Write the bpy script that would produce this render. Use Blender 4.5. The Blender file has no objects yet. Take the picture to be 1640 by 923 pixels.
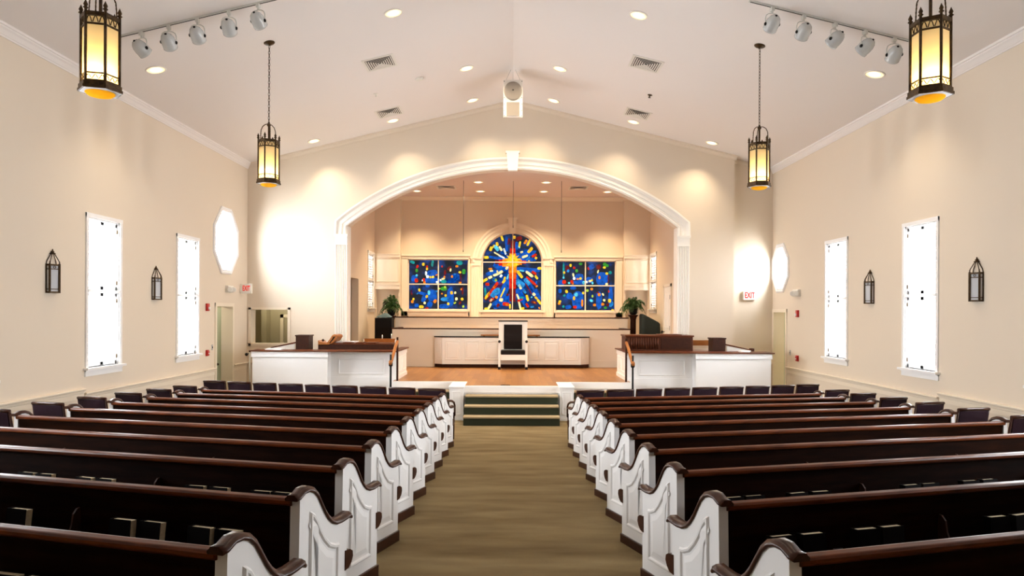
import bpy, bmesh, math, random
from mathutils import Vector, Matrix
from mathutils.geometry import tessellate_polygon
C = bpy.context.scene.collection
SC = bpy.context.scene
PI = math.pi
R = math.radians
random.seed(7)

# ------------------------------------------------------------------ camera, world, exposure
SLOPE = 0.051                       # the nave floor falls towards the chancel
FLAT_Y = 12.51
def floor_z(y): return max(0.0, SLOPE * (FLAT_Y - y))
EYE = 2.231
cam_d = bpy.data.cameras.new('camera'); cam = bpy.data.objects.new('camera', cam_d); C.objects.link(cam)
cam.matrix_world = Matrix.Translation((0, 0, EYE)) @ Matrix.Rotation(R(90), 4, 'X') @ Matrix.Rotation(0.0048, 4, 'Z')
cam_d.sensor_width = 36; cam_d.lens = 24.0; cam_d.shift_y = 37.5 / 1640; cam_d.clip_start = 0.05
SC.camera = cam
SC.view_settings.view_transform = 'Standard'; SC.view_settings.look = 'None'
SC.view_settings.gamma = 1.0; SC.view_settings.use_curve_mapping = False
SC.view_settings.exposure = 0.3
SC.cycles.max_bounces = 10; SC.cycles.diffuse_bounces = 6; SC.cycles.glossy_bounces = 3
SC.cycles.transmission_bounces = 6; SC.cycles.sample_clamp_indirect = 6.0
SC.cycles.caustics_reflective = False; SC.cycles.caustics_refractive = False
SKY = 42.0                          # bright overcast daylight outside
DOWN_W = 80.0; CHAN_W = 560.0                      # each recessed downlight
PEND_W = 6.0
w = bpy.data.worlds.new('world'); SC.world = w; w.use_nodes = True
bgn = w.node_tree.nodes['Background']; bgn.inputs[0].default_value = (0.93, 0.96, 1.0, 1); bgn.inputs[1].default_value = SKY

# ------------------------------------------------------------------ materials
def mat(name, col, rough=0.5, metal=0.0, noise=None, bump=None, emit=None, estr=0.0, coat=0.0, spec=0.5, stretch=None):
    m = bpy.data.materials.new(name); m.use_nodes = True
    nt = m.node_tree; b = nt.nodes['Principled BSDF']
    b.inputs['Base Color'].default_value = (*col, 1)
    b.inputs['Roughness'].default_value = rough; b.inputs['Metallic'].default_value = metal
    b.inputs['Coat Weight'].default_value = coat; b.inputs['Specular IOR Level'].default_value = spec
    if emit:
        b.inputs['Emission Color'].default_value = (*emit, 1); b.inputs['Emission Strength'].default_value = estr
    if noise or bump:
        tc = nt.nodes.new('ShaderNodeTexCoord'); mp = nt.nodes.new('ShaderNodeMapping')
        nt.links.new(tc.outputs['Object'], mp.inputs[0])
        if stretch: mp.inputs['Scale'].default_value = stretch
    if noise:
        col2, sc_, det = noise
        n = nt.nodes.new('ShaderNodeTexNoise'); n.inputs['Scale'].default_value = sc_; n.inputs['Detail'].default_value = det
        nt.links.new(mp.outputs[0], n.inputs['Vector'])
        cr = nt.nodes.new('ShaderNodeValToRGB')
        cr.color_ramp.elements[0].position = 0.35; cr.color_ramp.elements[0].color = (*col, 1)
        cr.color_ramp.elements[1].position = 0.68; cr.color_ramp.elements[1].color = (*col2, 1)
        nt.links.new(n.outputs[0], cr.inputs[0]); nt.links.new(cr.outputs[0], b.inputs['Base Color'])
    if bump:
        s_, st = bump
        n2 = nt.nodes.new('ShaderNodeTexNoise'); n2.inputs['Scale'].default_value = s_; n2.inputs['Detail'].default_value = 4
        nt.links.new(mp.outputs[0], n2.inputs['Vector'])
        bp = nt.nodes.new('ShaderNodeBump'); bp.inputs['Strength'].default_value = st; bp.inputs['Distance'].default_value = 0.01
        nt.links.new(n2.outputs[0], bp.inputs['Height']); nt.links.new(bp.outputs[0], b.inputs['Normal'])
    return m

def translucent(name, col, mix=0.75, gloss=0.1):
    m = bpy.data.materials.new(name); m.use_nodes = True; nt = m.node_tree; nt.nodes.clear()
    o = nt.nodes.new('ShaderNodeOutputMaterial'); t = nt.nodes.new('ShaderNodeBsdfTranslucent'); d = nt.nodes.new('ShaderNodeBsdfDiffuse')
    t.inputs[0].default_value = (*col, 1); d.inputs[0].default_value = (*col, 1)
    x = nt.nodes.new('ShaderNodeMixShader'); x.inputs[0].default_value = mix
    nt.links.new(d.outputs[0], x.inputs[1]); nt.links.new(t.outputs[0], x.inputs[2]); nt.links.new(x.outputs[0], o.inputs[0])
    return m

WALL = mat('cream_plaster', (0.72, 0.63, 0.515), 0.85, bump=(90, 0.05))
CEIL = mat('ceiling_plaster', (0.84, 0.80, 0.775), 0.9, bump=(60, 0.04))
CHWALL = mat('chancel_plaster', (0.72, 0.605, 0.465), 0.85, bump=(90, 0.05))
TRIM = mat('white_gloss_trim', (0.86, 0.83, 0.77), 0.35)
TRIMC = mat('cream_trim', (0.80, 0.71, 0.58), 0.45)
PEWW = mat('white_pew_paint', (0.74, 0.74, 0.74), 0.35)
PAINT = mat('bright_white_paint', (0.89, 0.89, 0.89), 0.4)
MAHOG = mat('mahogany_rail', (0.050, 0.010, 0.002), 0.32, noise=((0.130, 0.029, 0.005), 5, 5), spec=0.16, stretch=(1.2, 14, 14))
MAHOG_CAP = mat('mahogany_cap', (0.026, 0.007, 0.003), 0.3, noise=((0.046, 0.013, 0.005), 6, 5), spec=0.25, stretch=(8, 3, 8))
PEWBACK = mat('dark_pew_back', (0.006, 0.0017, 0.0007), 0.6, noise=((0.015, 0.0042, 0.0014), 3, 5), stretch=(1, 8, 8), spec=0.02)
PLUM = mat('plum_vinyl', (0.019, 0.008, 0.014), 0.55, bump=(160, 0.1), spec=0.10)
DARKWOOD = mat('dark_brown_wood', (0.026, 0.007, 0.003), 0.4, noise=((0.042, 0.012, 0.005), 7, 5), spec=0.12, stretch=(2, 10, 2))
CONSOLE = mat('walnut_console', (0.050, 0.013, 0.005), 0.45, noise=((0.075, 0.020, 0.008), 6, 5), spec=0.12, stretch=(2, 2, 12))
HONEY = mat('honey_wood', (0.26, 0.085, 0.018), 0.35, noise=((0.36, 0.13, 0.03), 6, 4), spec=0.2, stretch=(1, 8, 8))
BLACK = mat('black_finish', (0.006, 0.005, 0.005), 0.5, spec=0.2)
LEATHER = mat('black_leather', (0.010, 0.006, 0.005), 0.55, spec=0.15, bump=(120, 0.15))
CLOTH = mat('dark_green_cloth', (0.010, 0.017, 0.014), 0.9, bump=(20, 0.4))
CLOTHB = mat('slate_blue_cloth', (0.10, 0.16, 0.18), 0.9, bump=(20, 0.4))
BRONZE = mat('aged_bronze', (0.075, 0.042, 0.014), 0.45, metal=0.7, noise=((0.03, 0.016, 0.007), 30, 4))
GREY = mat('grey_lamp_paint', (0.50, 0.51, 0.50), 0.25, coat=0.5)
LTGREY = mat('pale_grey_enamel', (0.62, 0.62, 0.58), 0.35)
GRILLE = mat('speaker_grille', (0.30, 0.26, 0.22), 0.6, bump=(300, 0.3))
SPKWHITE = mat('speaker_cabinet', (0.80, 0.76, 0.70), 0.45)
VENTDARK = mat('vent_dark', (0.03, 0.03, 0.03), 0.8)
GREEN = mat('fern_green', (0.020, 0.065, 0.010), 0.5, noise=((0.045, 0.12, 0.018), 12, 3))
PAGES = mat('book_pages', (0.62, 0.52, 0.36), 0.85, noise=((0.52, 0.43, 0.28), 60, 2))
COVER = mat('hymnal_cover', (0.004, 0.003, 0.003), 0.6, spec=0.03)
CARD = mat('grey_card', (0.10, 0.10, 0.12), 0.8)
PAPER = mat('white_paper', (0.85, 0.85, 0.85), 0.8)
REDP = mat('red_alarm_enamel', (0.42, 0.008, 0.006), 0.35)
EXITR = mat('exit_red', (0.55, 0.006, 0.004), 0.5, spec=0.1, emit=(1, 0.02, 0.01), estr=0.25)
PLASTIC = mat('white_plastic', (0.78, 0.76, 0.70), 0.4)
BEIGE = mat('vestibule_paint', (0.50, 0.46, 0.32), 0.8)
OLIVE = mat('room_paint', (0.42, 0.37, 0.26), 0.85)
GREEND = mat('pale_green_door', (0.55, 0.60, 0.46), 0.5)
CUPRED = mat('red_hymnal', (0.35, 0.02, 0.015), 0.5)
SHUTTER = translucent('thin_white_louvers', (0.9, 0.9, 0.9), 0.55)
FROST = translucent('frosted_white_glass', (0.80, 0.82, 0.86), 0.25)
LANTERN = translucent('lantern_glass', (0.97, 0.84, 0.58), 0.82)
AMBER = translucent('amber_glass', (0.99, 0.66, 0.08), 0.85)
BULB = mat('lit_bulb', (1, 1, 1), 0.5, emit=(1.0, 0.86, 0.55), estr=2.2)
REFL = mat('lit_reflector', (0.9, 0.8, 0.6), 0.3, emit=(1.0, 0.70, 0.36), estr=1.0)

def carpet_mat():
    m = bpy.data.materials.new('olive_carpet'); m.use_nodes = True; nt = m.node_tree; b = nt.nodes['Principled BSDF']
    b.inputs['Roughness'].default_value = 0.95; b.inputs['Specular IOR Level'].default_value = 0.1
    tc = nt.nodes.new('ShaderNodeTexCoord')
    def nz(s, d, sc3=(1, 1, 1)):
        mp = nt.nodes.new('ShaderNodeMapping'); mp.inputs['Scale'].default_value = sc3
        nt.links.new(tc.outputs['Object'], mp.inputs[0])
        n = nt.nodes.new('ShaderNodeTexNoise'); n.inputs['Scale'].default_value = s; n.inputs['Detail'].default_value = d
        nt.links.new(mp.outputs[0], n.inputs['Vector']); return n
    n1 = nz(1.6, 5, (0.7, 2.6, 1)); n2 = nz(220, 2)
    cr = nt.nodes.new('ShaderNodeValToRGB')
    cr.color_ramp.elements[0].position = 0.3; cr.color_ramp.elements[0].color = (0.150, 0.098, 0.032, 1)
    cr.color_ramp.elements[1].position = 0.7; cr.color_ramp.elements[1].color = (0.270, 0.198, 0.090, 1)
    nt.links.new(n1.outputs[0], cr.inputs[0])
    mx = nt.nodes.new('ShaderNodeMix'); mx.data_type = 'RGBA'; mx.blend_type = 'MULTIPLY'; mx.inputs[0].default_value = 0.5
    nt.links.new(cr.outputs[0], mx.inputs[6]); nt.links.new(n2.outputs[0], mx.inputs[7])
    br = nt.nodes.new('ShaderNodeBrightContrast'); br.inputs[1].default_value = 0.02
    nt.links.new(mx.outputs[2], br.inputs[0]); nt.links.new(br.outputs[0], b.inputs['Base Color'])
    bp = nt.nodes.new('ShaderNodeBump'); bp.inputs['Strength'].default_value = 0.4; bp.inputs['Distance'].default_value = 0.004
    nt.links.new(n2.outputs[0], bp.inputs['Height']); nt.links.new(bp.outputs[0], b.inputs['Normal'])
    return m
CARPET = carpet_mat()
RISER = mat('dark_green_carpet', (0.035, 0.042, 0.026), 0.95, bump=(200, 0.4), spec=0.1)
TREAD = mat('tan_carpet_edge', (0.36, 0.28, 0.17), 0.95, bump=(200, 0.4), spec=0.1)

def plank_mat():
    m = bpy.data.materials.new('stage_planks'); m.use_nodes = True; nt = m.node_tree; b = nt.nodes['Principled BSDF']
    b.inputs['Roughness'].default_value = 0.32; b.inputs['Specular IOR Level'].default_value = 0.3
    tc = nt.nodes.new('ShaderNodeTexCoord'); mp = nt.nodes.new('ShaderNodeMapping')
    mp.inputs['Rotation'].default_value = (0, 0, R(90)); nt.links.new(tc.outputs['Object'], mp.inputs[0])
    br = nt.nodes.new('ShaderNodeTexBrick'); br.inputs['Scale'].default_value = 1.0
    br.inputs['Brick Width'].default_value = 1.3; br.inputs['Row Height'].default_value = 0.13; br.inputs['Mortar Size'].default_value = 0.002
    br.inputs['Color1'].default_value = (0.24, 0.094, 0.017, 1); br.inputs['Color2'].default_value = (0.35, 0.150, 0.032, 1)
    br.inputs['Mortar'].default_value = (0.16, 0.06, 0.02, 1)
    nt.links.new(mp.outputs[0], br.inputs['Vector'])
    n = nt.nodes.new('ShaderNodeTexNoise'); n.inputs['Scale'].default_value = 3; n.inputs['Detail'].default_value = 6
    mp2 = nt.nodes.new('ShaderNodeMapping'); mp2.inputs['Scale'].default_value = (12, 1, 1)
    nt.links.new(tc.outputs['Object'], mp2.inputs[0]); nt.links.new(mp2.outputs[0], n.inputs['Vector'])
    mx = nt.nodes.new('ShaderNodeMix'); mx.data_type = 'RGBA'; mx.blend_type = 'OVERLAY'; mx.inputs[0].default_value = 0.25
    nt.links.new(br.outputs[0], mx.inputs[6]); nt.links.new(n.outputs[0], mx.inputs[7])
    nt.links.new(mx.outputs[2], b.inputs['Base Color'])
    return m
PLANK = plank_mat()

# ------------------------------------------------------------------ mesh building helpers
class MB:
    def __init__(s): s.v = []; s.f = []; s.m = []; s.sm = []
    def add(s, vs, fs, mi=0, smooth=False, M=None):
        b = len(s.v)
        s.v += [tuple(M @ Vector(p)) if M is not None else tuple(p) for p in vs]
        for f in fs:
            s.f.append([b + i for i in f]); s.m.append(mi); s.sm.append(smooth)
        return s
    def box(s, x0, x1, y0, y1, z0, z1, mi=0, M=None):
        return s.add([(x0,y0,z0),(x1,y0,z0),(x1,y1,z0),(x0,y1,z0),(x0,y0,z1),(x1,y0,z1),(x1,y1,z1),(x0,y1,z1)],
                     [(0,3,2,1),(4,5,6,7),(0,1,5,4),(1,2,6,5),(2,3,7,6),(3,0,4,7)], mi, False, M)
    def cyl(s, p0, p1, r0, r1=None, n=12, mi=0, caps=True, M=None):
        r1 = r0 if r1 is None else r1
        p0 = Vector(p0); p1 = Vector(p1); d = (p1 - p0).normalized()
        a = d.orthogonal().normalized(); c = d.cross(a)
        vs = []
        for p, r in ((p0, r0), (p1, r1)):
            for i in range(n):
                t = 2 * PI * i / n; vs.append(p + a * math.cos(t) * r + c * math.sin(t) * r)
        s.add(vs, [(i, (i+1) % n, n + (i+1) % n, n + i) for i in range(n)], mi, True, M)
        if caps:
            s.add(vs[:n], [tuple(range(n))[::-1]], mi, False, M); s.add(vs[n:], [tuple(range(n))], mi, False, M)
        return s
    def tube(s, pts, r, n=8, mi=0, M=None, closed=False):
        pts = [Vector(p) for p in pts]; k = len(pts); vs = []; up = None
        for i, p in enumerate(pts):
            if closed: d = (pts[(i+1) % k] - pts[i-1]).normalized()
            else: d = (pts[min(i+1, k-1)] - pts[max(i-1, 0)]).normalized()
            if up is None: up = d.orthogonal().normalized()
            up = (up - d * up.dot(d))
            up = up.normalized() if up.length > 1e-6 else d.orthogonal().normalized()
            c = d.cross(up); rr = r[i] if isinstance(r, (list, tuple)) else r
            for j in range(n):
                t = 2 * PI * j / n; vs.append(p + up * math.cos(t) * rr + c * math.sin(t) * rr)
        seg = k if closed else k - 1
        fs = [(i*n + j, i*n + (j+1) % n, ((i+1) % k)*n + (j+1) % n, ((i+1) % k)*n + j) for i in range(seg) for j in range(n)]
        s.add(vs, fs, mi, True, M)
        if not closed:
            s.add(vs[:n], [tuple(range(n))[::-1]], mi, False, M); s.add(vs[-n:], [tuple(range(n))], mi, False, M)
        return s
    def lathe(s, prof, o=(0,0,0), n=16, mi=0, M=None, smooth=True):
        vs = []; k = len(prof)
        for r, z in prof:
            for i in range(n):
                t = 2 * PI * i / n; vs.append((o[0] + r*math.cos(t), o[1] + r*math.sin(t), o[2] + z))
        s.add(vs, [(a*n+i, a*n+(i+1) % n, (a+1)*n+(i+1) % n, (a+1)*n+i) for a in range(k-1) for i in range(n)], mi, smooth, M)
        s.add(vs[:n], [tuple(range(n))[::-1]], mi, False, M); s.add(vs[-n:], [tuple(range(n))], mi, False, M)
        return s
    def ball(s, c, r, n=12, mi=0, M=None, sc=(1,1,1)):
        prof = [(max(1e-4, math.sin(PI*i/(n//2+2))), -math.cos(PI*i/(n//2+2))) for i in range(n//2+3)]
        T = Matrix.Translation(c) @ Matrix.Diagonal((r*sc[0], r*sc[1], r*sc[2], 1))
        return s.lathe(prof, n=n, mi=mi, M=(M @ T) if M is not None else T)
    def prism(s, poly, to3, off, mi=0, M=None, holes=(), side_mi=None, smooth=False):
        """poly (and holes) in a plane; to3(a, b) gives a point, off the extrusion vector"""
        loops = [list(poly)] + [list(h) for h in holes]
        flat = [p for l in loops for p in l]; off = Vector(off)
        tris = tessellate_polygon([[Vector((p[0], p[1], 0)) for p in l] for l in loops])
        A = [Vector(to3(*p)) for p in flat]; B = [a + off for a in A]; n = len(flat)
        s.add(A + B, [tuple(t) for t in tris] + [tuple(n + i for i in t)[::-1] for t in tris], mi, False, M)
        b = 0; sm = mi if side_mi is None else side_mi
        for l in loops:
            k = len(l); vs = A[b:b+k] + B[b:b+k]
            s.add(vs, [(i, (i+1) % k, k + (i+1) % k, k + i) for i in range(k)], sm, smooth, M); b += k
        return s
    def sweep(s, path, prof, frames, mi=0, closed=False, smooth=False, M=None, caps=True):
        """path: points; prof: (a, b) pairs; frames: per point (A, B) vectors"""
        k = len(prof); vs = []
        for p, (A, B) in zip(path, frames):
            for a, b in prof: vs.append(Vector(p) + A * a + B * b)
        m_ = len(path); seg = m_ if closed else m_ - 1
        s.add(vs, [(i*k+j, i*k+(j+1) % k, ((i+1) % m_)*k+(j+1) % k, ((i+1) % m_)*k+j) for i in range(seg) for j in range(k)], mi, smooth, M)
        if caps and not closed:
            s.add(vs[:k], [tuple(range(k))[::-1]], mi, False, M); s.add(vs[-k:], [tuple(range(k))], mi, False, M)
        return s
    def build(s, name, mats, parent=None, bevel=0.0, loc=None, weld=True, seg=2):
        me = bpy.data.meshes.new(name); me.from_pydata(s.v, [], s.f)
        mats = mats if isinstance(mats, (list, tuple)) else [mats]
        for m_ in mats: me.materials.append(m_)
        for p, mi, sm in zip(me.polygons, s.m, s.sm): p.material_index = mi; p.use_smooth = sm
        bm = bmesh.new(); bm.from_mesh(me)
        if weld: bmesh.ops.remove_doubles(bm, verts=bm.verts, dist=1e-5)
        bmesh.ops.recalc_face_normals(bm, faces=bm.faces); bm.to_mesh(me); bm.free()
        o = bpy.data.objects.new(name, me); C.objects.link(o)
        if parent is not None: o.parent = parent
        if loc is not None: o.location = loc
        if bevel:
            md = o.modifiers.new('bevel', 'BEVEL'); md.width = bevel; md.segments = seg; md.limit_method = 'ANGLE'; md.angle_limit = R(40)
        return o

def tag(o, label=None, cat=None, group=None, kind=None):
    if label: o['label'] = label
    if cat: o['category'] = cat
    if group: o['group'] = group
    if kind: o['kind'] = kind
    return o
def empty(name, loc=(0,0,0), rz=0.0, **kw):
    o = bpy.data.objects.new(name, None); C.objects.link(o); o.location = loc; o.rotation_euler = (0,0,rz); o.empty_display_size = 0.1
    return tag(o, **kw)
KIDS = {}
def kids(o): return [c for c in C.objects if c.parent == o]
def dup(o, tree=None):
    """a copy of a thing with copies of its parts and sub-parts"""
    tree = tree or family(o)
    def cp(node, parent):
        src, ch = node; c = src.copy(); C.objects.link(c)
        if parent is not None: c.parent = parent
        for n in ch: cp(n, c)
        return c
    return cp(tree, None)
def family(o):
    return (o, [family(c) for c in kids(o)])
def struct(mb, name, mats, **k): return tag(mb.build(name, mats, **k), kind='structure')

def offset_poly(poly, d):
    """inward offset of a polygon by d (mitred)"""
    n = len(poly); ar = sum(poly[i][0]*poly[(i+1) % n][1] - poly[(i+1) % n][0]*poly[i][1] for i in range(n))
    sg = 1 if ar > 0 else -1; out = []
    for i in range(n):
        p0 = Vector(poly[i-1]); p1 = Vector(poly[i]); p2 = Vector(poly[(i+1) % n])
        e1 = (p1-p0).normalized(); e2 = (p2-p1).normalized()
        n1 = Vector((-e1.y, e1.x))*sg; n2 = Vector((-e2.y, e2.x))*sg
        b = (n1+n2); b = b.normalized() if b.length > 1e-6 else n1
        k = d/max(0.35, b.dot(n1)); out.append((p1.x+b.x*k, p1.y+b.y*k))
    return out
def molded_panel(mb, poly, to3, nrm, mi=0, w_=0.022, h=0.010, field=0.012, M=None, mi2=None):
    """a ridge moulding around a raised field; to3 maps plane coords to 3-D, nrm points outward"""
    nrm = Vector(nrm)
    loops = [(poly, 0.0), (offset_poly(poly, w_*0.35), h), (offset_poly(poly, w_*0.7), h*0.9), (offset_poly(poly, w_), 0.001),
             (offset_poly(poly, w_+0.012), 0.001), (offset_poly(poly, w_+0.012+0.035), field*0.7)]
    k = len(poly); vs = []
    for l, hh in loops: vs += [Vector(to3(*p)) + nrm*hh for p in l]
    fs = [(a*k+i, a*k+(i+1) % k, (a+1)*k+(i+1) % k, (a+1)*k+i) for a in range(len(loops)-1) for i in range(k)]
    mb.add(vs, fs, mi, False, M)
    last = loops[-1][0]; tr = tessellate_polygon([[Vector((p[0], p[1], 0)) for p in last]])
    mb.add([Vector(to3(*p)) + nrm*loops[-1][1] for p in last], [tuple(t) for t in tr], mi if mi2 is None else mi2, False, M)
    return mb
def rect(a0, a1, b0, b1): return [(a0,b0),(a1,b0),(a1,b1),(a0,b1)]
def XZ(y): return lambda a, b: (a, y, b)
def YZ(x): return lambda a, b: (x, a, b)
def XY(z): return lambda a, b: (a, b, z)

# ================================================================== THE SETTING
W = 6.5                                    # half width of the nave
def ceil_z(x): return 7.41 - 0.2446 * abs(x)
Y0, YF = -4.5, 16.75
# floor: carpet, sloping down towards the chancel and flat at its foot
m = MB(); ys = [Y0, FLAT_Y, 17.1]
for a, b in zip(ys, ys[1:]):
    m.add([(-8.3,a,floor_z(a)),(8.3,a,floor_z(a)),(8.3,b,floor_z(b)),(-8.3,b,floor_z(b)),
           (-8.3,a,-0.2),(8.3,a,-0.2),(8.3,b,-0.2),(-8.3,b,-0.2)], [(0,1,2,3),(4,7,6,5),(0,4,5,1),(2,6,7,3),(0,3,7,4),(1,5,6,2)])
struct(m, 'floor', CARPET)
# ceiling: two sloping planes
for sx, nm in ((-1, 'ceiling_left'), (1, 'ceiling_right')):
    m = MB(); zz = ceil_z(6.8)
    m.prism([(0,7.41),(sx*6.8,zz),(sx*6.8,zz+0.15),(0,7.56)], XZ(Y0-0.1), (0,17.35-Y0,0)); struct(m, nm, CEIL)
# rear wall with an entrance behind the camera
m = MB(); m.prism([(-6.75,-.2),(6.75,-.2),(6.75,5.78),(0,7.45),(-6.75,5.78)], XZ(Y0-0.2), (0,0.2,0))
struct(m, 'wall_rear', WALL)

WIN_Y = [ 5.25, 8.06, 10.87, 13.68]
HW, ZB, ZT, ZM = 0.42, 1.335, 3.655, 2.52      # window opening half width, bottom, top, meeting rail
def octagon(cy, cz, hw, hh, k=0.40):
    return [(cy-hw*k,cz-hh),(cy+hw*k,cz-hh),(cy+hw,cz-hh*k),(cy+hw,cz+hh*k),(cy+hw*k,cz+hh),(cy-hw*k,cz+hh),(cy-hw,cz+hh*k),(cy-hw,cz-hh*k)]
OCT = {-1: (15.48, 3.80, 0.66, 0.75), 1: (16.52, 3.31, 0.50, 0.59)}
DOOR = {-1: (15.00, 15.86, 2.32), 1: (16.20, 16.93, 2.25)}
for sx, side in ((-1, 'left'), (1, 'right')):
    d0, d1, dz = DOOR[sx]; oc = OCT[sx]
    hl = [rect(y-HW, y+HW, ZB, ZT) for y in WIN_Y]
    hl.append(offset_poly(octagon(*oc), 0.10)); hl.append(rect(d0, d1, 0.012, dz))
    m = MB(); m.prism([(Y0-0.2,-.2),(17.25,-.2),(17.25,5.86),(Y0-0.2,5.86)], YZ(sx*W), (sx*0.25,0,0), holes=hl)
    struct(m, 'wall_' + side, WALL)

wn = [0]
def louver_panel(mb, y0, y1, z0, z1, x, ang, pitch=0.075, dep=0.05):
    """one shutter leaf: stiles, rails and louvers in the plane X = x"""
    for a, b in ((y0, y0+0.035), (y1-0.035, y1)): mb.box(x-0.014, x+0.014, a, b, z0, z1)
    for a, b in ((z0, z0+0.05), (z1-0.05, z1)): mb.box(x-0.014, x+0.014, y0, y1, a, b)
    n = int((z1-z0-0.12)/pitch)
    for i in range(n):
        z = z0+0.06+pitch*(i+0.5)
        M = Matrix.Translation((x, 0, z)) @ Matrix.Rotation(ang, 4, 'Y')
        mb.box(-dep/2, dep/2, y0+0.035, y1-0.035, -0.003, 0.003, M=M)
def side_window(sx, cy, hw, zb, zt, zm, xw=None, ang=0.0, detail=True, portal=True, m_=TRIM):
    xw = W if xw is None else xw; wn[0] += 1
    t = empty('window_%d' % wn[0], (sx*xw, cy, zb), kind='structure'); H = zt-zb
    def bx(mb, a0, a1, b0, b1, c0, c1):    # a: inward distance from the wall face
        mb.box(min(-sx*a0,-sx*a1), max(-sx*a0,-sx*a1), b0, b1, c0, c1)
    f = MB()
    bx(f, -0.02, 0.022, -hw-0.06, -hw, 0, H+0.055); bx(f, -0.02, 0.022, hw, hw+0.06, 0, H+0.055); bx(f, -0.02, 0.026, -hw-0.06, hw+0.06, H, H+0.06)
    for b in (-hw, hw-0.02): bx(f, -0.22, -0.0, b, b+0.02, 0, H)
    bx(f, -0.22, 0, -hw, hw, H-0.02, H); f.build('window_casing', m_, t)
    s = MB(); bx(s, -0.2, 0.075, -hw-0.10, hw+0.10, -0.035, 0.0); bx(s, 0.0, 0.02, -hw-0.07, hw+0.07, -0.13, -0.035)
    bx(s, 0.0, 0.032, -hw-0.07, hw+0.07, -0.055, -0.035); s.build('window_sill', m_, t)
    h = zm-zb; sa = MB()
    for c0, c1, dp in ((0, h+0.02, -0.12), (h-0.02, H, -0.15)):
        bx(sa, dp-0.02, dp+0.02, -hw, -hw+0.045, c0, c1); bx(sa, dp-0.02, dp+0.02, hw-0.045, hw, c0, c1)
        bx(sa, dp-0.02, dp+0.02, -hw, hw, c0, c0+0.045); bx(sa, dp-0.02, dp+0.02, -hw, hw, c1-0.045, c1)
    bx(sa, -0.16, 0.03, -hw-0.03, hw+0.03, h-0.02, h+0.02)
    sa.build('window_sash', SHUTTER if portal else m_, t)
    if detail:
        for c0, c1 in ((0.012, h-0.025), (h+0.025, H-0.03)):
            for b0, b1 in ((-hw+0.022, -0.003), (0.003, hw-0.022)):
                lv = MB(); louver_panel(lv, b0, b1, c0, c1, sx*0.045, ang); o = lv.build('shutter', SHUTTER if portal else m_, t, weld=False)
                hg = MB(); e = b0 if b0 < -0.1 else b1
                for zz in (c0+0.12, c1-0.12): bx(hg, -0.045, -0.015, e-0.008, e+0.008, zz-0.03, zz+0.03)
                hg.build('hinge', BRONZE, o)
    if portal:
        ld = bpy.data.lights.new('daylight_portal', 'AREA'); ld.shape = 'RECTANGLE'; ld.size = 2*hw; ld.size_y = H
        ld.cycles.is_portal = True
        lo = bpy.data.objects.new('daylight_portal', ld); C.objects.link(lo)
        lo.location = (sx*(xw+0.24), cy, zb+H/2); lo.rotation_euler = (0, R(90*sx), 0); ld.size = H; ld.size_y = 2*hw
    return t
for sx in (-1, 1):
    for y in WIN_Y: side_window(sx, y, HW, ZB, ZT, ZM, detail=(y > 6), m_=PAINT)
for sx in (-1, 1):
    cy, cz, hw, hh = OCT[sx]; wn[0] += 1
    t = empty('window_%d' % wn[0], (sx*W, 0, 0), kind='structure')
    po = octagon(cy, cz, hw, hh); f = MB()
    loops = [(po, 0.0), (po, 0.03), (offset_poly(po, 0.03), 0.045), (offset_poly(po, 0.06), 0.02), (offset_poly(po, 0.085), 0.028), (offset_poly(po, 0.105), 0.01), (offset_poly(po, 0.105), -0.2)]
    vs = [(-sx*h, a, b) for l, h in loops for a, b in l]
    f.add(vs, [(a*8+i, a*8+(i+1) % 8, (a+1)*8+(i+1) % 8, (a+1)*8+i) for a in range(6) for i in range(8)]); f.build('window_casing', PAINT, t)
    s = MB(); inn = offset_poly(po, 0.105)
    in2 = offset_poly(po, 0.15); vs = [(sx*0.15, a, b) for a, b in inn] + [(sx*0.15, a, b) for a, b in in2] + [(sx*0.18, a, b) for a, b in inn] + [(sx*0.18, a, b) for a, b in in2]
    s.add(vs, [(i, (i+1) % 8, 8+(i+1) % 8, 8+i) for i in range(8)] + [(16+i, 16+(i+1) % 8, 24+(i+1) % 8, 24+i) for i in range(8)] + [(8+i, 8+(i+1) % 8, 24+(i+1) % 8, 24+i) for i in range(8)])
    s.build('window_sash', PAINT, t)
    ld = bpy.data.lights.new('daylight_portal', 'AREA'); ld.shape = 'RECTANGLE'; ld.size = 2*hh; ld.size_y = 2*hw; ld.cycles.is_portal = True
    lo = bpy.data.objects.new('daylight_portal', ld); C.objects.link(lo); lo.location = (sx*(W+0.24), cy, cz); lo.rotation_euler = (0, R(90*sx), 0)
# rear windows and the fanlight over the entrance
for x0, x1, z0, z1 in ():
    wn[0] += 1; t = empty('window_%d' % wn[0], ((x0+x1)/2, Y0, z0), kind='structure'); hw = (x1-x0)/2; H = z1-z0; f = MB()
    for a, b in ((-hw-0.07, -hw), (hw, hw+0.07), (-0.03, 0.03)): f.box(a, b, -0.08, 0.02, 0, H)
    for a, b in ((-0.05, 0), (H, H+0.07), (H/2-0.03, H/2+0.03)): f.box(-hw-0.07, hw+0.07, -0.08, 0.02, a, b)
    f.build('window_casing', PAINT, t)
    ld = bpy.data.lights.new('daylight_portal', 'AREA'); ld.shape = 'RECTANGLE'; ld.size = 2*hw; ld.size_y = H; ld.cycles.is_portal = True
    lo = bpy.data.objects.new('daylight_portal', ld); C.objects.link(lo); lo.location = ((x0+x1)/2, Y0-0.22, (z0+z1)/2); lo.rotation_euler = (R(90), 0, 0)

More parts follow.
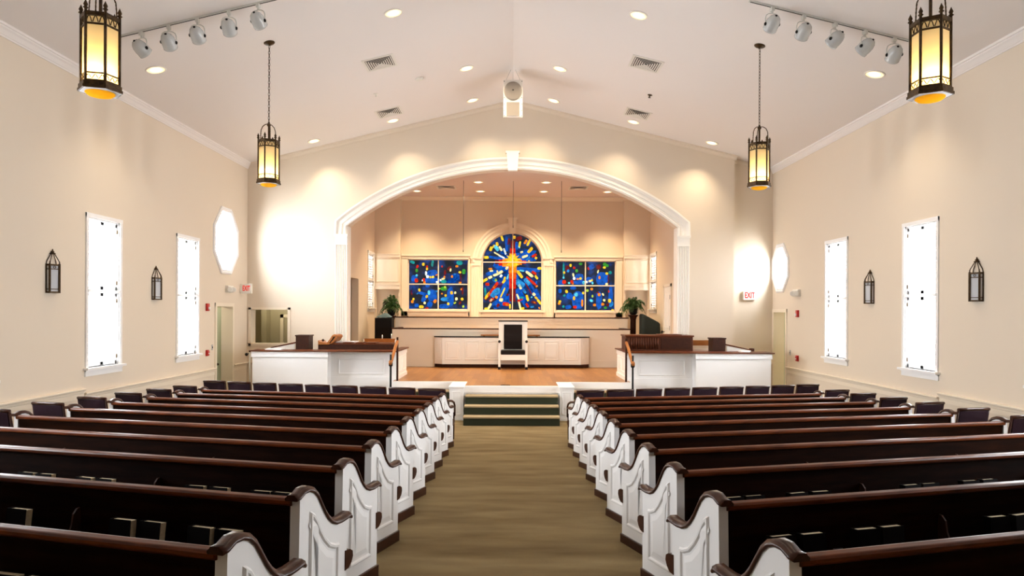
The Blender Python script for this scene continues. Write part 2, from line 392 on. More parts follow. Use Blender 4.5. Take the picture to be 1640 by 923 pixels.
# front wall with the chancel arch and the pass-through opening
AW, ASP, ACR = 4.06, 4.30, 5.71
AR = (AW*AW + (ACR-ASP)**2) / (2*(ACR-ASP)); ACZ = ACR - AR
a0 = math.asin(AW/AR); NA = 40
arc = [(-AR*math.sin(a0 - 2*a0*i/NA), ACZ + AR*math.cos(a0 - 2*a0*i/NA)) for i in range(NA+1)]
XR = 5.44
m = MB(); m.prism([(-6.7,-.1),(XR,-.1),(XR,ceil_z(XR)+.06),(0,7.47),(-6.7,ceil_z(6.7)+.06)], XZ(YF), (0,0.29,0),
                  holes=[[(-AW,0.01)] + arc + [(AW,0.01)], rect(-6.40,-5.50,1.42,2.245)])
struct(m, 'wall_front', WALL)
m = MB(); m.box(XR-0.2, 6.75, 17.04, 17.25, -.1, 6.2); struct(m, 'wall_front_recess', WALL)

tn = [0]
def trim(mb, mats=TRIMC, bevel=0.0):
    tn[0] += 1; return struct(mb, 'trim_%d' % tn[0], mats, bevel=bevel)
# crown mouldings: along the side walls, up the gable and in the recess
CR = [(0,0),(0,-0.125),(0.012,-0.125),(0.018,-0.108),(0.03,-0.098),(0.06,-0.05),(0.08,-0.03),(0.085,-0.012),(0.10,-0.008),(0.10,0.03),(0,0.03)]
for sx in (-1, 1):
    ye = YF if sx < 0 else 17.04
    m = MB(); X = Vector((-sx,0,0)); Z = Vector((0,0,1))
    m.sweep([(sx*W, Y0, 5.82), (sx*W, ye, 5.82)], CR, [(X, Z)]*2); trim(m, CEIL)
CR2 = [(0,0.05),(0,-0.10),(0.015,-0.10),(0.02,-0.08),(0.05,-0.045),(0.075,-0.03),(0.08,0.05)]
Yn = Vector((0,-1,0)); Z = Vector((0,0,1))
m = MB(); m.sweep([(-6.5,YF,ceil_z(6.5)-0.01),(0,YF,7.40),(XR+0.05,YF,ceil_z(XR+.05)-0.01)], CR2, [(Yn, Z)]*3); trim(m, WALL)
m = MB(); m.sweep([(XR,17.04,ceil_z(XR)-0.01),(6.5,17.04,ceil_z(6.5)-0.01)], CR2, [(Yn, Z)]*2); trim(m, WALL)
# chair rails with the step at each window pier, and on the front walls
RAIL = [(0,0),(0.045,0),(0.055,-0.012),(0.05,-0.03),(0.028,-0.04),(0.02,-0.075),(0.012,-0.08),(0.012,-0.15),(0,-0.15)]
for sx in (-1, 1):
    X = Vector((-sx,0,0)); d0, d1, dz = DOOR[sx]
    segs = [(Y0, 7.6, 1.15), (7.6, 10.36, 1.035), (10.36, d0-0.08, 0.965)]
    if sx < 0: segs.append((d1+0.08, YF, 0.965))
    m = MB()
    for a, b, z in segs: m.sweep([(sx*W,a,z),(sx*W,b,z)], RAIL, [(X, Z)]*2)
    trim(m, TRIMC)
m = MB(); m.sweep([(-6.5,YF,0.965),(-AW-0.3,YF,0.965)], RAIL, [(Yn, Z)]*2)
m.sweep([(XR,17.04,0.965),(6.5,17.04,0.965)], RAIL, [(Yn, Z)]*2); m.sweep([(AW+0.3,YF,0.965),(XR,YF,0.965)], RAIL, [(Yn, Z)]*2); trim(m, WALL)
# casing of the pass-through and the room behind it
m = MB()
for a, b, c, d in ((-6.46,-6.40,1.36,2.30), (-5.50,-5.44,1.36,2.30), (-6.46,-5.44,2.245,2.30), (-6.47,-5.43,1.36,1.42)): m.box(a, b, YF-0.02, YF+0.01, c, d)
trim(m, TRIMC)
m = MB(); m.box(-7.3,-4.7,18.6,18.7,0,2.9); m.box(-7.4,-7.3,17.04,18.7,0,2.9); m.box(-4.75,-4.66,17.04,18.7,0,2.9); m.box(-7.4,-4.66,17.04,18.7,2.9,3.0); m.box(-7.4,-4.66,17.04,18.7,-0.05,0)
m.box(-7.4,-6.7,17.0,17.08,0,2.9); m.box(-6.72, -6.58, 18.3, 18.6, 0, 2.9)
struct(m, 'wall_side_room', OLIVE)
ld = bpy.data.lights.new('side_room_fill', 'POINT'); ld.energy = 22; ld.color = (1, 0.93, 0.7); ld.shadow_soft_size = 0.15  # unseen fill lamp, added to lift the dark room behind the pass-through
lo = bpy.data.objects.new('side_room_fill', ld); C.objects.link(lo); lo.location = (-6.2, 17.8, 2.75)
d = empty('door_3', (-5.75, 18.6, 0), kind='structure')
m = MB(); m.box(-0.55,-0.46,-0.04,0,0,2.12); m.box(0.46,0.55,-0.04,0,0,2.12); m.box(-0.55,0.55,-0.04,0,2.03,2.12); m.build('door_casing', TRIMC, d)
m = MB(); m.box(-0.45,0.45,-0.03,-0.01,0,2.02); m.box(-0.09,0.09,-0.034,-0.03,1.1,1.9); m.build('door_leaf', OLIVE, d)
m = MB(); m.cyl((-0.38,-0.03,1.0),(-0.38,-0.09,1.0),0.012); m.ball((-0.38,-0.1,1.0),0.03); m.build('door_handle', BRONZE, d)

# doors in the side walls with little vestibules beyond
for sx, dn in ((-1, 1), (1, 2)):
    d0, d1, dz = DOOR[sx]; x = sx*W
    def bx(mb, a0, a1, b0, b1, c0, c1): mb.box(min(sx*a0,sx*a1), max(sx*a0,sx*a1), b0, b1, c0, c1)
    m = MB(); ye = d1+0.75
    bx(m, W+0.25, 8.2, d0-0.3, d0-0.2, 0, 2.7); bx(m, W+0.25, 8.2, ye, ye+0.1, 0, 2.7); bx(m, 8.1, 8.2, d0-0.3, ye, 0, 2.7); bx(m, W+0.25, 8.2, d0-0.3, ye+.1, 2.7, 2.8)
    struct(m, 'wall_vestibule_' + ('left' if sx < 0 else 'right'), BEIGE)
    m = MB(); m.sweep([(sx*(W+.25), ye, 0.965), (sx*8.1, ye, 0.965)], RAIL, [(Yn, Z)]*2); trim(m, BEIGE)
    d = empty('door_%d' % dn, (x, (d0+d1)/2, 0), kind='structure'); h = (d1-d0)/2
    m = MB()
    def cx(mb, a0, a1, b0, b1, c0, c1): mb.box(min(-sx*a0,-sx*a1), max(-sx*a0,-sx*a1), b0, b1, c0, c1)
    cx(m, -0.25, 0.02, -h-0.075, -h+0.01, 0, dz+0.07); cx(m, -0.25, 0.02, h-0.01, min(h+0.075, 17.03-(d0+d1)/2), 0, dz+0.07); cx(m, -0.25, 0.022, -h-0.075, min(h+0.075, 17.03-(d0+d1)/2), dz-0.01, dz+0.07)
    m.build('door_casing', TRIMC, d)
    yl = 0.47 if sx < 0 else 0.40
    m = MB(); cx(m, -1.0, -0.27, yl, yl+0.04, 0.01, dz-0.03); m.build('door_leaf', GREEND, d)
    m = MB(); m.ball((sx*0.33, yl-0.06, 0.97), 0.03); m.cyl((sx*0.33, yl, 0.97), (sx*0.33, yl-0.05, 0.97), 0.012); m.build('door_handle', BRONZE, d)
    ld = bpy.data.lights.new('vestibule_fill', 'POINT'); ld.energy = 17 if sx < 0 else 7; ld.color = (1, 0.93, 0.8); ld.shadow_soft_size = 0.12  # added fill without a fixture, brightens the vestibule seen through the door
    lo = bpy.data.objects.new('vestibule_fill', ld); C.objects.link(lo); lo.location = (sx*7.5, d0+0.3, 2.5)

# chancel shell
CW, CY, CZ, ST = 4.45, 22.3, 5.96, 0.684   # half width, back wall, ceiling height, stage height
CHD = (18.50, 19.78, 3.15)
m = MB(); m.prism(rect(17.04, CY+.2, 0, CZ+.1), YZ(-CW), (-0.2,0,0), holes=[rect(CHD[0],CHD[1],ST+0.005,CHD[2]), rect(21.07,21.93,2.33,4.04)]); struct(m, 'wall_chancel_left', CHWALL)
m = MB(); m.prism(rect(17.04, CY+.2, 0, CZ+.1), YZ(CW), (0.2,0,0), holes=[rect(21.07,21.93,2.33,4.04)]); struct(m, 'wall_chancel_right', CHWALL)
m = MB(); m.box(-CW-.2, CW+.2, 17.03, CY+.3, CZ, CZ+.12); struct(m, 'ceiling_chancel', mat('chancel_ceiling', (0.76,0.66,0.61), 0.9))
S = 0.0204
def wx(px): return (px-819.5)*S
def wz(py): return EYE + (498-py)*S
AC = 0.98; spz = 3.82
carc = [(-AC*math.cos(PI*i/28), spz + AC*math.sin(PI*i/28)) for i in range(29)]
LW = (-3.41,-1.43,2.27,3.93); RW = (1.41,3.39,2.25,3.90)
m = MB(); m.prism(rect(-CW-.2, CW+.2, 0, CZ+.1), XZ(CY), (0,0.25,0), holes=[rect(*LW), rect(*RW), [(-AC,2.255)] + carc + [(AC,2.255)]]); struct(m, 'wall_chancel_back', CHWALL)
for sx in (-1, 1):                         # shallow piers with an alcove below
    m = MB(); x0, x1 = sorted((sx*3.62, sx*CW)); m.prism(rect(x0, x1, ST, CZ), XZ(22.06), (0,0.24,0), holes=[rect(x0+.05, x1-.05, ST+.01, 2.95)])
    struct(m, 'wall_chancel_pier', CHWALL)
    m = MB(); m.box(x0, x1, 22.03, 22.06, 3.96, 4.06); m.box(x0, x1, 22.02, 22.06, 4.05, 4.08); m.box(x0, x1, 22.02, 22.06, 3.06, 3.13); m.box(x0, x1, 22.03, 22.06, 2.93, 3.06)
    molded_panel(m, rect(x0+.05, x1-.05, 3.17, 3.92), XZ(22.06), (0,-1,0), w_=0.03, field=0.002); trim(m, TRIMC)
# room beyond the chancel's left opening
m = MB(); m.box(-5.6,-5.5,18.3,20.0,ST,3.3); m.box(-5.6,-4.65,18.2,18.3,ST,3.3); m.box(-5.6,-4.65,19.82,19.92,ST,3.3); m.box(-5.6,-4.65,18.2,19.92,3.3,3.4); m.box(-5.6,-4.65,18.2,19.92,ST-.05,ST); struct(m, 'wall_chancel_passage', BEIGE)
# chancel crown
m = MB(); CR3 = [(0,0.02),(0,-0.12),(0.015,-0.12),(0.03,-0.09),(0.08,-0.03),(0.10,-0.02),(0.10,0.02)]
for p, q, A in (((-3.62,CY,CZ),(3.62,CY,CZ),Yn), ((-CW,17.04,CZ),(-CW,22.06,CZ),Vector((1,0,0))), ((CW,17.04,CZ),(CW,22.06,CZ),Vector((-1,0,0))), ((-CW,22.06,CZ),(-3.58,22.06,CZ),Yn), ((3.58,22.06,CZ),(CW,22.06,CZ),Yn)):
    m.sweep([p, q], CR3, [(A, Z)]*2)
trim(m, TRIMC)
for sx in (-1, 1):
    side_window(sx, 21.5, 0.43, 2.33, 4.04, 3.2, xw=CW, ang=R(50)*sx, portal=False, m_=TRIM)
    m = MB(); m.box(*sorted((sx*5.6, sx*5.8)), 20.1, 23.0, 0, 7.0); struct(m, 'wall_light_block', mat('light_block_grey', (0.20,0.20,0.24), 0.9))  # added wall outside, only to block daylight from the chancel side windows
# the two closed doors on the chancel's right wall
for dn, (c, hw_, hh_) in ((4, (19.50, 0.40, 2.27)), (5, (17.85, 0.42, 2.2))):
    d = empty('door_%d' % dn, (CW, c, ST), kind='structure'); m = MB()
    m.box(-0.03, 0, -hw_-0.08, -hw_, 0, hh_+0.08); m.box(-0.03, 0, hw_, hw_+0.08, 0, hh_+0.08); m.box(-0.03, 0, -hw_-0.08, hw_+0.08, hh_, hh_+0.08); m.build('door_casing', TRIMC, d)
    m = MB(); m.box(-0.012, 0, -hw_, hw_, 0, hh_)
    for z0, z1 in ((0.2, 0.95), (1.1, hh_-0.15)):
        for y0, y1 in ((-hw_+.08, -0.04), (0.04, hw_-.08)): molded_panel(m, rect(y0, y1, z0, z1), YZ(-0.012), (-1,0,0))
    m.build('door_leaf', TRIM, d)
    m = MB(); m.cyl((-0.01, hw_-0.06, 0.98), (-0.06, hw_-0.06, 0.98), 0.012); m.ball((-0.08, hw_-0.06, 0.98), 0.032); m.build('door_handle', BLACK, d)
    m = MB()
    for z in (0.3, 1.1, hh_-0.3): m.box(-0.045, -0.012, -hw_-0.02, -hw_+0.01, z-0.06, z+0.06)
    m.build('hinge', GREY, d)

# the great arch: moulding, keystone and fluted pilasters
m = MB(); A3 = [(0,0),(0,0.045),(0.035,0.06),(0.055,0.035),(0.10,0.035),(0.12,0.055),(0.20,0.055),(0.225,0.075),(0.25,0.095),(0.29,0.095),(0.30,0)]
path = [(-AW,YF,4.10)] + [(x,YF,z) for x, z in arc] + [(AW,YF,4.10)]
fr = [(Vector((-1,0,0)), Yn)]
for x, z in arc: fr.append((Vector((x,0,z-ACZ)).normalized(), Yn))
fr.append((Vector((1,0,0)), Yn))
k0 = Vector((-1,0,0))
fr[1] = ((Vector((arc[0][0],0,arc[0][1]-ACZ)).normalized() + Vector((-1,0,0))).normalized()*1.06, Yn); fr[-2] = ((Vector((arc[-1][0],0,arc[-1][1]-ACZ)).normalized() + Vector((1,0,0))).normalized()*1.06, Yn)
m.sweep(path, A3, fr); trim(m, TRIM)
m = MB(); m.prism([(-0.115,5.66),(0.115,5.66),(0.15,6.09),(0.17,6.09),(0.17,6.14),(-0.17,6.14),(-0.17,6.09),(-0.15,6.09)], XZ(YF), (0,-0.15,0)); trim(m, TRIM, 0.006)
def pilaster(x0, x1, y, z0, z1, d, capz, n=5, mt=TRIM, base=True):
    """fluted shaft with plinth and capital; x0<x1, projects d towards the camera"""
    m = MB(); w_ = x1-x0; fl = w_*0.86/n; pr = [(x0, y)]
    pr.append((x0, y-d)); xs = x0 + w_*0.07
    for i in range(n):
        a = xs+i*fl; pr += [(a+fl*.15, y-d), (a+fl*.28, y-d+.014), (a+fl*.5, y-d+.02), (a+fl*.72, y-d+.014), (a+fl*.85, y-d)]
    pr += [(x1, y-d), (x1, y)]
    m.prism(pr, XY(z0), (0,0,z1-z0))
    e = 0.012
    m.box(x0-e, x1+e, y-d-e, y, z1, z1+0.03); m.box(x0-e/2, x1+e/2, y-d-e/2, y, z1+0.03, capz-0.06)
    m.box(x0-e*1.5, x1+e*1.5, y-d-e*2, y, capz-0.06, capz-0.03); m.box(x0-e*2.2, x1+e*2.2, y-d-e*3, y, capz-0.03, capz)
    if base: m.box(x0-e, x1+e, y-d-e*1.5, y, z0, z0+0.18)
    trim(m, mt)
for sx in (-1, 1):
    x0, x1 = sorted((sx*4.04, sx*4.33)); pilaster(x0, x1, YF, 0.0, 3.84, 0.07, 4.10, n=6)
    if sx: 
        m = MB(); m.box(*sorted((sx*4.03, sx*4.08)), YF, 17.04, 0.0, 4.3); trim(m, TRIM)

# mouldings round the chancel's windows
m = MB()
for (x0, x1, z0, z1) in (LW, RW):
    xl, xr = (x0-0.20, x1+0.04) if x0 < 0 else (x0-0.04, x1+0.20)
    for a, b, c, dd, t in ((xl, x0, z0-0.2, z1+0.02, 0.03), (x1, xr, z0-0.2, z1+0.02, 0.03), (xl, xr, z1, z1+0.10, 0.03), (xl-.02, xr+.02, z1+0.10, z1+0.15, 0.06), (xl, xr, z0-0.05, z0, 0.07), (xl, xr, z0-0.20, z0-0.05, 0.03), (x0-.03, x1+.03, z0-.085, z0-.05, 0.045)):
        m.box(a, b, CY-t, CY+0.0, c, dd)
m.box(-1.08, 1.08, CY-0.07, CY, 2.205, 2.255); m.box(-1.0, 1.0, CY-0.03, CY, 2.05, 2.205)
path = [(-AC,CY,2.255)] + [(x,CY,z) for x, z in carc] + [(AC,CY,2.255)]
m.sweep([(x,CY,z) for x, z in carc], [(0,0),(0,0.03),(0.03,0.045),(0.06,0.03),(0.12,0.035),(0.16,0.06),(0.22,0.05),(0.27,0.075),(0.32,0.08),(0.32,0)], [(Vector((x,0,z-spz)).normalized(), Yn) for x, z in carc])
m.prism([(-0.10,4.76),(0.10,4.76),(0.14,5.22),(0.17,5.22),(0.17,5.28),(-0.17,5.28),(-0.17,5.22),(-0.14,5.22)], XZ(CY), (0,-0.12,0))
trim(m, TRIMC)
for sx in (-1, 1):
    x0, x1 = sorted((sx*1.02, sx*1.33)); pilaster(x0, x1, CY, 2.0, 3.72, 0.05, 3.98, n=5, mt=TRIMC, base=False)

# stage platform
m = MB(); out = [(-1.27,14.14),(1.27,14.14),(1.27,14.95),(2.62,14.95),(2.62,15.45),(5.70,15.45),(5.70,16.74),(4.05,16.74),(4.05,17.05),(4.44,17.05),(4.44,22.29),
                 (-4.44,22.29),(-4.44,17.05),(-4.05,17.05),(-4.05,16.74),(-5.70,16.74),(-5.70,15.45),(-2.62,15.45),(-2.62,14.95),(-1.27,14.95)]
m.prism(out, XY(ST-0.02), (0,0,-ST+0.03), side_mi=0); struct(m, 'stage_wall', PAINT)
m = MB(); m.prism(out, XY(ST-0.02), (0,0,0.02)); struct(m, 'stage_floor', PLANK)
m = MB()                                     # nosing and fascia along the stage edge
for a, b, c, dd in ((-1.29,1.29,14.11,14.16), (1.25,2.64,14.93,14.97), (-2.64,-1.25,14.93,14.97)):
    m.box(a, b, c, dd, ST-0.14, ST+0.004); 
trim(m, PAINT, 0.004)
m = MB()                                     # the carpeted steps: three treads
for i in range(3):
    y = 13.30+0.28*i; z = 0.1715*(i+1)
    m.box(-0.94, 0.94, y, 14.14, z-0.1715, z-0.028, 0); m.box(-0.945, 0.945, y-0.018, 14.14, z-0.028, z, 1)
struct(m, 'stage_stairs', [RISER, TREAD])
for sx in (-1, 1):                           # side steps behind the front chairs
    m = MB()
    for i in range(3):
        y = 14.11+0.28*i; z = 0.1715*(i+1); a, b = sorted((sx*1.30, sx*2.50)); m.box(a, b, y, 14.93, z-0.1715, z-0.028, 0); m.box(a, b, y-0.018, 14.93, z-0.028, z, 1)
    struct(m, 'stage_stairs', [RISER, TREAD])
    m = MB(); a, b = sorted((sx*0.985, sx*1.27)); m.box(a, b, 13.95, 14.93, 0, ST); m.box(a-0.015, b+0.015, 13.93, 14.93, ST-0.02, ST+0.006)
    m.box(a-0.005, b+0.005, 13.945, 14.93, 0, 0.05); molded_panel(m, rect(a+.05, b-.05, 0.12, ST-0.1), XZ(13.95), (0,-1,0), w_=0.015, field=0.004); trim(m, PAINT)

# ================================================================== PEWS
TH = R(17.0); XA, YB1, DY, PL = 1.072, 10.37, 0.873, 4.50
ORD = ['front', 'second', 'third', 'fourth', 'fifth', 'sixth', 'seventh', 'eighth', 'ninth', 'tenth']
TILT = Matrix.Rotation(-math.atan(SLOPE), 4, 'X')
def seat_matrix(sx, yb, u, fwd=0.0, zo=0.0, turn=0.0):
    """u: distance outward along the pew line from its aisle end; fwd: towards the chancel"""
    x = sx*(XA - (0.03 if sx > 0 else 0.012) + u*math.cos(TH) - fwd*math.sin(TH)); y = yb + u*math.sin(TH) + fwd*math.cos(TH)
    return Matrix.Translation((x, y, floor_z(y) + zo - (0.015 if sx > 0 else 0.0))) @ TILT @ Matrix.Rotation(sx*TH + turn, 4, 'Z')
PROF = [(0.0,0.815),(0.04,0.836),(0.08,0.838),(0.12,0.825),(0.155,0.795),(0.19,0.745),(0.225,0.695),(0.26,0.655),(0.30,0.625),(0.345,0.608),(0.40,0.606),(0.455,0.612)]
def make_pew():
    root = empty('church_pew'); tag(root, cat='pew')
    hx = PL/2
    for s in (-1, 1):
        xi, xo = s*(hx-0.055), s*hx
        poly = [(0.0,0.0),(0.46,0.0),(0.46,0.60)] + PROF[::-1]
        m = MB(); m.prism(poly, YZ(xi), (xo-xi,0,0))
        pp = [(0.085,0.165),(0.375,0.165),(0.375,0.505),(0.335,0.510),(0.285,0.530),(0.235,0.575),(0.195,0.625),(0.165,0.675),(0.135,0.715),(0.105,0.735),(0.085,0.738)]
        molded_panel(m, pp, YZ(xo+s*0.0005), (s,0,0), w_=0.030, h=0.011, field=0.010)
        ep = m.build('end_panel', PEWW, root)
        # cap following the profile, scrolled at both ends
        c = MB(); top = [(-0.035,0.812)] + PROF + [(0.485,0.618),(0.50,0.606)]
        cs = [(-0.034,0.0),(-0.038,0.006),(-0.036,0.014),(-0.026,0.022),(-0.020,0.031),(0.020,0.031),(0.026,0.022),(0.036,0.014),(0.038,0.006),(0.034,0.0)]
        path = [((xi+xo)/2, y, z) for y, z in top]; fr = []
        for i in range(len(top)):
            a = top[max(0,i-1)]; b = top[min(len(top)-1,i+1)]; d = Vector((0, b[0]-a[0], b[1]-a[1])).normalized()
            fr.append((Vector((1,0,0)), Vector((0,-d.z,d.y))))
        c.sweep(path, cs, fr, smooth=True); c.build('end_cap', MAHOG_CAP, ep)
        p = MB(); p.box(min(xi,xo)-0.012, max(xi,xo)+0.012, -0.015, 0.475, -0.02, 0.085); p.build('plinth', MAHOG_CAP, ep, bevel=0.006)
    m = MB(); bk = [(0.075,0.10),(0.095,0.10),(0.030,0.80),(0.006,0.80)]
    m.prism(bk, YZ(-hx+0.055), (PL-0.11,0,0)); m.build('backrest', PEWBACK, root)
    m = MB(); rp = [(-0.010,0.782),(-0.020,0.792),(-0.021,0.808),(-0.013,0.820),(0.012,0.826),(0.036,0.820),(0.042,0.805),(0.036,0.788),(0.028,0.782)]
    m.prism(rp, YZ(-hx+0.045), (PL-0.09,0,0), smooth=False); m.build('top_rail', MAHOG, root, bevel=0.004)
    m = MB(); m.box(-hx+0.055, hx-0.055, 0.08, 0.46, 0.375, 0.405)
    nose = [(0.44,0.33),(0.48,0.335),(0.51,0.36),(0.525,0.39),(0.52,0.42),(0.49,0.437),(0.44,0.44)]
    m.prism(nose, YZ(-hx-0.004), (PL+0.008,0,0)); m.build('seat', MAHOG_CAP, root)
    m = MB(); m.box(-hx+0.06, hx-0.06, -0.085, 0.05, 0.425, 0.44); m.box(-hx+0.06, hx-0.06, -0.092, -0.082, 0.425, 0.475)
    rk = m.build('book_rack', PEWBACK, root)
    m = MB(); br = [(0.02,0.36),(-0.075,0.42),(-0.09,0.47),(-0.06,0.50),(-0.03,0.58),(-0.022,0.64),(0.0,0.665),(0.03,0.67)]
    for x in (-0.80, 0.80): MB().prism(br, YZ(x-0.006), (0.012,0,0)).build('bracket', DARKWOOD, rk)
    return root
pew0 = make_pew(); pewT = family(pew0); first = True
SIDE = {-1: 'left', 1: 'right'}
for sx in (-1, 1):
    for k in range(10):
        r = pew0 if first else dup(pew0, pewT); first = False
        r.matrix_world = seat_matrix(sx, YB1 - DY*k, PL/2)
        row = ('front' if k == 0 else ORD[k] + ' from the front')
        tag(r, 'dark pew with white ends, %s in the block %s of the aisle' % (row, SIDE[sx]), 'pew', 'pews %s of the aisle' % SIDE[sx])
        if k >= 8: r['label'] = ('dark pew holding hymnals, %s in the block %s of the aisle' % (row, SIDE[sx]))

# ================================================================== CHAIRS
def make_chair():
    root = empty('armchair'); tag(root, cat='chair')
    m = MB(); w2 = 0.225
    vs = []; N = 6
    for j, (z, y, t) in enumerate([(0.46,0.075,0.03),(0.50,0.06,0.045),(0.62,0.035,0.05),(0.75,0.01,0.045),(0.845,-0.012,0.035)]):
        for i in range(N+1):
            a = -1+2*i/N; vs.append((a*w2, y-t/2 - 0.012*(1-a*a), z)); 
        for i in range(N+1):
            a = 1-2*i/N; vs.append((a*w2, y+t/2 - 0.012*(1-a*a), z))
    k = 2*(N+1); fs = [(r_*k+i, r_*k+(i+1) % k, (r_+1)*k+(i+1) % k, (r_+1)*k+i) for r_ in range(4) for i in range(k)] + [tuple(range(k))[::-1], tuple(range(4*k, 5*k))]
    m.add(vs, fs, 0, False); m.build('backrest', PLUM, root)
    m = MB(); m.tube([(-w2-0.018,-0.018,0.862),(-0.12,-0.028,0.866),(0,-0.03,0.867),(0.12,-0.028,0.866),(w2+0.018,-0.018,0.862)], 0.019, 10); m.build('top_rail', MAHOG_CAP, root)
    m = MB(); m.box(-w2, w2, 0.05, 0.46, 0.40, 0.455); m.prism([(0.44,0.375),(0.475,0.385),(0.49,0.42),(0.475,0.45),(0.44,0.457)], YZ(-w2), (2*w2,0,0)); m.build('seat', PLUM, root, bevel=0.01)
    for s in (-1, 1):
        for y, h in ((0.06, 0.86), (0.43, 0.385)):
            m = MB()
            if h > 0.5: m.tube([(s*(w2+0.012),0.09,0),(s*(w2+0.012),0.07,0.42),(s*(w2+0.012),-0.015,h)], 0.014, 6)
            else: m.cyl((s*(w2-0.01),y,0),(s*(w2-0.01),y,h), 0.013, 0.018, 8)
            m.build('leg', DARKWOOD, root)
        m = MB(); m.tube([(s*(w2+0.016),0.03,0.66),(s*(w2+0.02),0.10,0.675),(s*(w2+0.02),0.25,0.665),(s*(w2+0.02),0.36,0.63),(s*(w2+0.018),0.41,0.57),(s*(w2+0.016),0.42,0.40)], [0.016,0.02,0.02,0.018,0.014,0.012], 8); m.build('armrest', MAHOG_CAP, root)
    return root
ch0 = make_chair(); chT = family(ch0); first = True
for sx in (-1, 1):
    for i in range(9):                        # the row of single seats in front of the pews
        r = ch0 if first else dup(ch0, chT); first = False
        u = 0.275 + 0.545*i; r.matrix_world = seat_matrix(sx, YB1+DY, u, turn=random.uniform(-.015,.015)) @ Matrix.Diagonal((1,1,1+0.05*i/8,1))
        wh = 'nearest the aisle' if i == 0 else ('nearest the side wall' if i == 8 else ORD[i] + ' from the aisle')
        tag(r, 'plum armchair in the row before the %s pews, %s' % (SIDE[sx], wh), 'chair', 'armchairs in front of the %s pews' % SIDE[sx])
    for k in range(6):                        # one seat at the wall end of each pew
        r = dup(ch0, chT); r.matrix_world = seat_matrix(sx, YB1-DY*k, PL+0.31, fwd=0.02, turn=random.uniform(-.02,.02))
        row = ('front' if k == 0 else ORD[k]) + ' pew'
        tag(r, 'plum padded armchair at the wall end of the %s on the %s' % (row, SIDE[sx]), 'chair', 'armchairs at the wall ends of the %s pews' % SIDE[sx])

# ================================================================== HYMNALS
def make_book():
    root = empty('hymnal'); tag(root, cat='book')
    m = MB(); m.box(-0.064,0.066,-0.020,0.020,0.004,0.212); m.build('pages', PAGES, root)
    m = MB(); m.box(-0.070,0.070,-0.024,-0.020,0,0.216); m.box(-0.070,0.070,0.020,0.024,0,0.216); m.box(-0.074,-0.064,-0.024,0.024,0,0.216); m.build('cover', COVER, root)
    return root
bk0 = make_book(); bkT = family(bk0); first = True
BOOKS = {(-1,9): [0.37,0.54,0.86,1.05,1.80], (-1,8): [0.40,0.55,0.88,1.07,1.83,2.01,2.39,2.57], (1,9): [0.33,0.51,0.85,1.02,1.78,1.96],
         (1,8): [0.37,0.53,0.86,1.04,1.81,1.98,2.35,2.53], (-1,10): [0.86,1.03], (1,10): [1.03]}
CARDS = ((-1, 0.69), (1, 0.655))
for (sx, row), us in BOOKS.items():
    n = len(us)
    for i, u in enumerate(sorted(us)):
        r = bk0 if first else dup(bk0, bkT); first = False
        r.matrix_world = seat_matrix(sx, YB1-DY*(row-1), u, fwd=-0.052, zo=0.441) @ Matrix.Rotation(R(random.uniform(-5,-1)), 4, 'X') @ Matrix.Rotation(R(random.uniform(-4,4)), 4, 'Z')
        wh = 'nearest the aisle' if i == 0 else (ORD[i] + ' from the aisle')
        tag(r, 'dark hymnal, %s in the rack of the %s %s pew' % (wh, ORD[row-1], SIDE[sx]), 'book', 'hymnals in the racks of the %s pews' % SIDE[sx])
for sx, u in CARDS:
    m = MB(); m.box(-0.03,0.03,-0.002,0.002,0,0.13); o = m.build('offering_card', CARD)
    o.matrix_world = seat_matrix(sx, YB1-DY*8, u, fwd=-0.065, zo=0.442); tag(o, 'small grey card standing in the %s ninth pew rack' % SIDE[sx], 'card')

# ================================================================== CEILING FIXTURES
PHI = math.atan(0.2446)
def ceil_m(x, y, drop=0.0): return Matrix.Translation((x, y, ceil_z(x)-drop)) @ Matrix.Rotation(PHI*(1 if x > 0 else -1), 4, 'Y')
def make_downlight():
    root = empty('recessed_downlight'); tag(root, cat='ceiling light')
    m = MB(); m.lathe([(0.155,0.0),(0.155,-0.006),(0.148,-0.012),(0.132,-0.012),(0.128,-0.004),(0.128,0.0)], n=28); m.build('trim_ring', TRIM, root)
    m = MB(); m.lathe([(0.128,-0.003),(0.09,-0.0035)], n=24); m.build('reflector', REFL, root)
    m = MB(); m.ball((0,0,-0.003), 0.085, 20, sc=(1,1,0.12)); m.build('bulb', BULB, root)
    return root
dl0 = make_downlight(); dlT = family(dl0); first = True
DL = [(-5.65,10.8,'over the left side wall aisle'),(-1.90,10.8,'left of the ridge in the middle of the nave'),(1.98,10.8,'right of the ridge in the middle of the nave'),(5.72,10.8,'over the right side wall aisle'),
      (-0.95,13.9,'close left of the ridge, just nearer than the speaker'),(0.95,13.9,'close right of the ridge, just nearer than the speaker'),
      (-0.95,16.0,'left of the speaker by the front wall'),(0.95,16.0,'right of the speaker by the front wall'),
      (-2.83,16.1,'beside the far left vent by the front wall'),(2.84,16.1,'beside the far right vent by the front wall'),
      (-4.72,16.2,'at the far left corner of the nave ceiling'),(4.72,16.2,'at the far right corner of the nave ceiling')]
DLH = [(x, y) for y in (5.5,) for x in (-5.65,-1.9,1.98,5.72)]
def spot(x, y, z, tilt_m, watts, size=R(125), col=(1,0.80,0.55)):
    ld = bpy.data.lights.new('downlight_beam', 'SPOT'); ld.energy = watts; ld.spot_size = size; ld.spot_blend = 0.9; ld.shadow_soft_size = 0.09; ld.color = col
    lo = bpy.data.objects.new('downlight_beam', ld); C.objects.link(lo); lo.matrix_world = tilt_m
